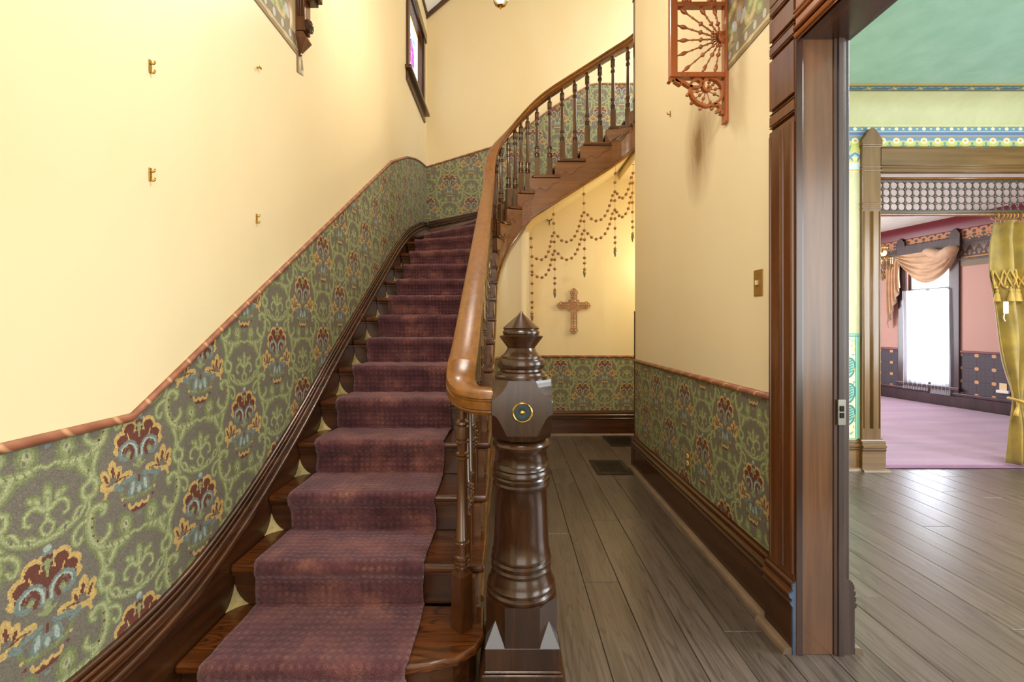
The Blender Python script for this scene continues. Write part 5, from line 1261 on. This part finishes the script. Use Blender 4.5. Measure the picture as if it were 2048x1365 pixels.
# lace panels
def lace(t0, t1, z0, z1, name_l):
    o_t = thing('lace_curtain', name_l, 'curtain', PW_((t0+t1)/2, z0, .05)); b = MB(); rows_ = []
    for z in np.linspace(z1, z0, 24):
        dr_ = (z1-z)/(z1-z0)
        rows_.append([PW_(t0+(t1-t0)*u-.03*math.sin(dr_*2), z, .055+.018*math.sin(u*34+z*.6)) for u in np.linspace(0, 1, 50)])
    b.grid(rows_); b.build('lace_panel', M['lace'], o_t, smooth=True)
    b = MB(); b.grid([[PW_(t0+(t1-t0)*u-.03*math.sin(2), z0-.07*v_, .055+.03*math.sin(u*60+v_)*(.4+v_)) for u in np.linspace(0, 1, 70)] for v_ in np.linspace(0, 1, 4)]); b.build('ruffle', M['lace'], o_t, smooth=True)
lace(1.06, 1.47, .30, 2.02, 'wider of the two white sheer lace panels, on the side of the swag tail')
lace(.73, 1.02, .27, 2.02, 'narrower of the two white sheer lace panels, on the side of the gold curtain')
# swag valance: gathered roll, draped bowl, jabot tail
SWG = thing('swag_valance', 'peach satin swag valance draped over the bright parlour window', 'valance', PW_(1.1, 2.5, .08))
b = MB(); rows_ = []
for i, t_ in enumerate(np.linspace(.60, 1.52, 30)):
    u = (t_-.60)/.92; top = 2.68+.0*u; sag = .50*math.sin(PI*min(1, u**.9))**.8+.05; row = []
    for j in range(22):
        v_ = j/21; z = top-sag*v_; out = .08+.05*math.sin(v_*PI)+.034*math.sin(v_*30+2.0*math.sin(PI*u))
        row.append(PW_(t_, z, out))
    rows_.append(row)
b.grid(rows_); b.build('swag_bowl', M['swag'], SWG, smooth=True, solid=.006)
b = MB(); pts = [PW_(t_, 2.63+.04*math.sin(t_*14)-.05*(1.0-t_), .12) for t_ in np.linspace(.56, 1.06, 14)]; b.tube(pts, [.03, .07, .09, .10, .10, .095, .09, .088, .085, .08, .075, .07, .06, .04], 12); b.build('gathered_roll', M['swag'], SWG, smooth=True)
b = MB(); rows_ = []
for i, u in enumerate(np.linspace(0, 1, 26)):
    t_ = 1.46+u*.24; L = .55+.75*u; out0 = .10+.035*math.sin(u*30)
    rows_.append([PW_(t_+.02*math.sin(v_*3), 2.64-L*v_, out0) for v_ in np.linspace(0, 1, 12)])
b.grid(rows_); b.build('jabot_tail', M['swag'], SWG, smooth=True, solid=.006)
# outlet under the parlour dado
q = PW_(.05, .40, .0); t = thing('wall_outlet', 'white outlet with plug in the gridded dado paper beside the gold curtain', 'outlet', q)
pwall(.01, .10, .38, .49, .003, .01).build('cover_plate', M['ivory'], t, bevel=.002); pwall(-.03, .12, .34, .385, .01, .045).build('plug', M['whitep'], t, bevel=.004)
# crystal chandelier, mostly behind the casing
CH = (5.33, 6.2); t = thing('crystal_chandelier', 'gilt chandelier with strings of crystal drops peeking past the doorway casing', 'chandelier', (CH[0], CH[1], 3.17))
zc0 = EYE+(654-495)*6.2/F
MB().tube([(CH[0], CH[1], zc0), (CH[0], CH[1], 3.17)], .012, 8).build('stem', M['brass'], t)
MB().lathe([(.02, -.55), (.04, -.45), (.03, -.3), (.05, -.2), (.03, -.05), (.015, .05)], (*CH, zc0), 14).build('column', M['brass'], t, smooth=True)
for R0, z in ((.16, -.16), (.10, .0)):
    MB().torus((*CH, zc0+z), R0, .010, 28, 6, 'z').build('gilt_ring', M['brass'], t, smooth=True)
def drops_(R0, z, n, L):
    for i in range(n):
        a = 2*PI*i/n; x, y = CH[0]+R0*math.cos(a), CH[1]+R0*math.sin(a)
        MB().lathe([(.002, 0), (.012, -.02), (.014, -.05), (.010, -L*.8), (.002, -L)], (x, y, zc0+z), 6).build('crystal_drop', M['crystal'], t)
drops_(.16, -.17, 24, .17); drops_(.10, -.01, 14, .10); drops_(.08, -.36, 12, .13)
MB().torus((*CH, zc0-.36), .08, .008, 20, 6, 'z').build('gilt_ring', M['brass'], t, smooth=True)
for i in range(4): a = PI/2*i+.3; MB().sphere((CH[0]+.09*math.cos(a), CH[1]+.09*math.sin(a), zc0-.10), .02, 8, 6, (1, 1, 1.8)).build('candle_bulb', M['bulb'], t, smooth=True)
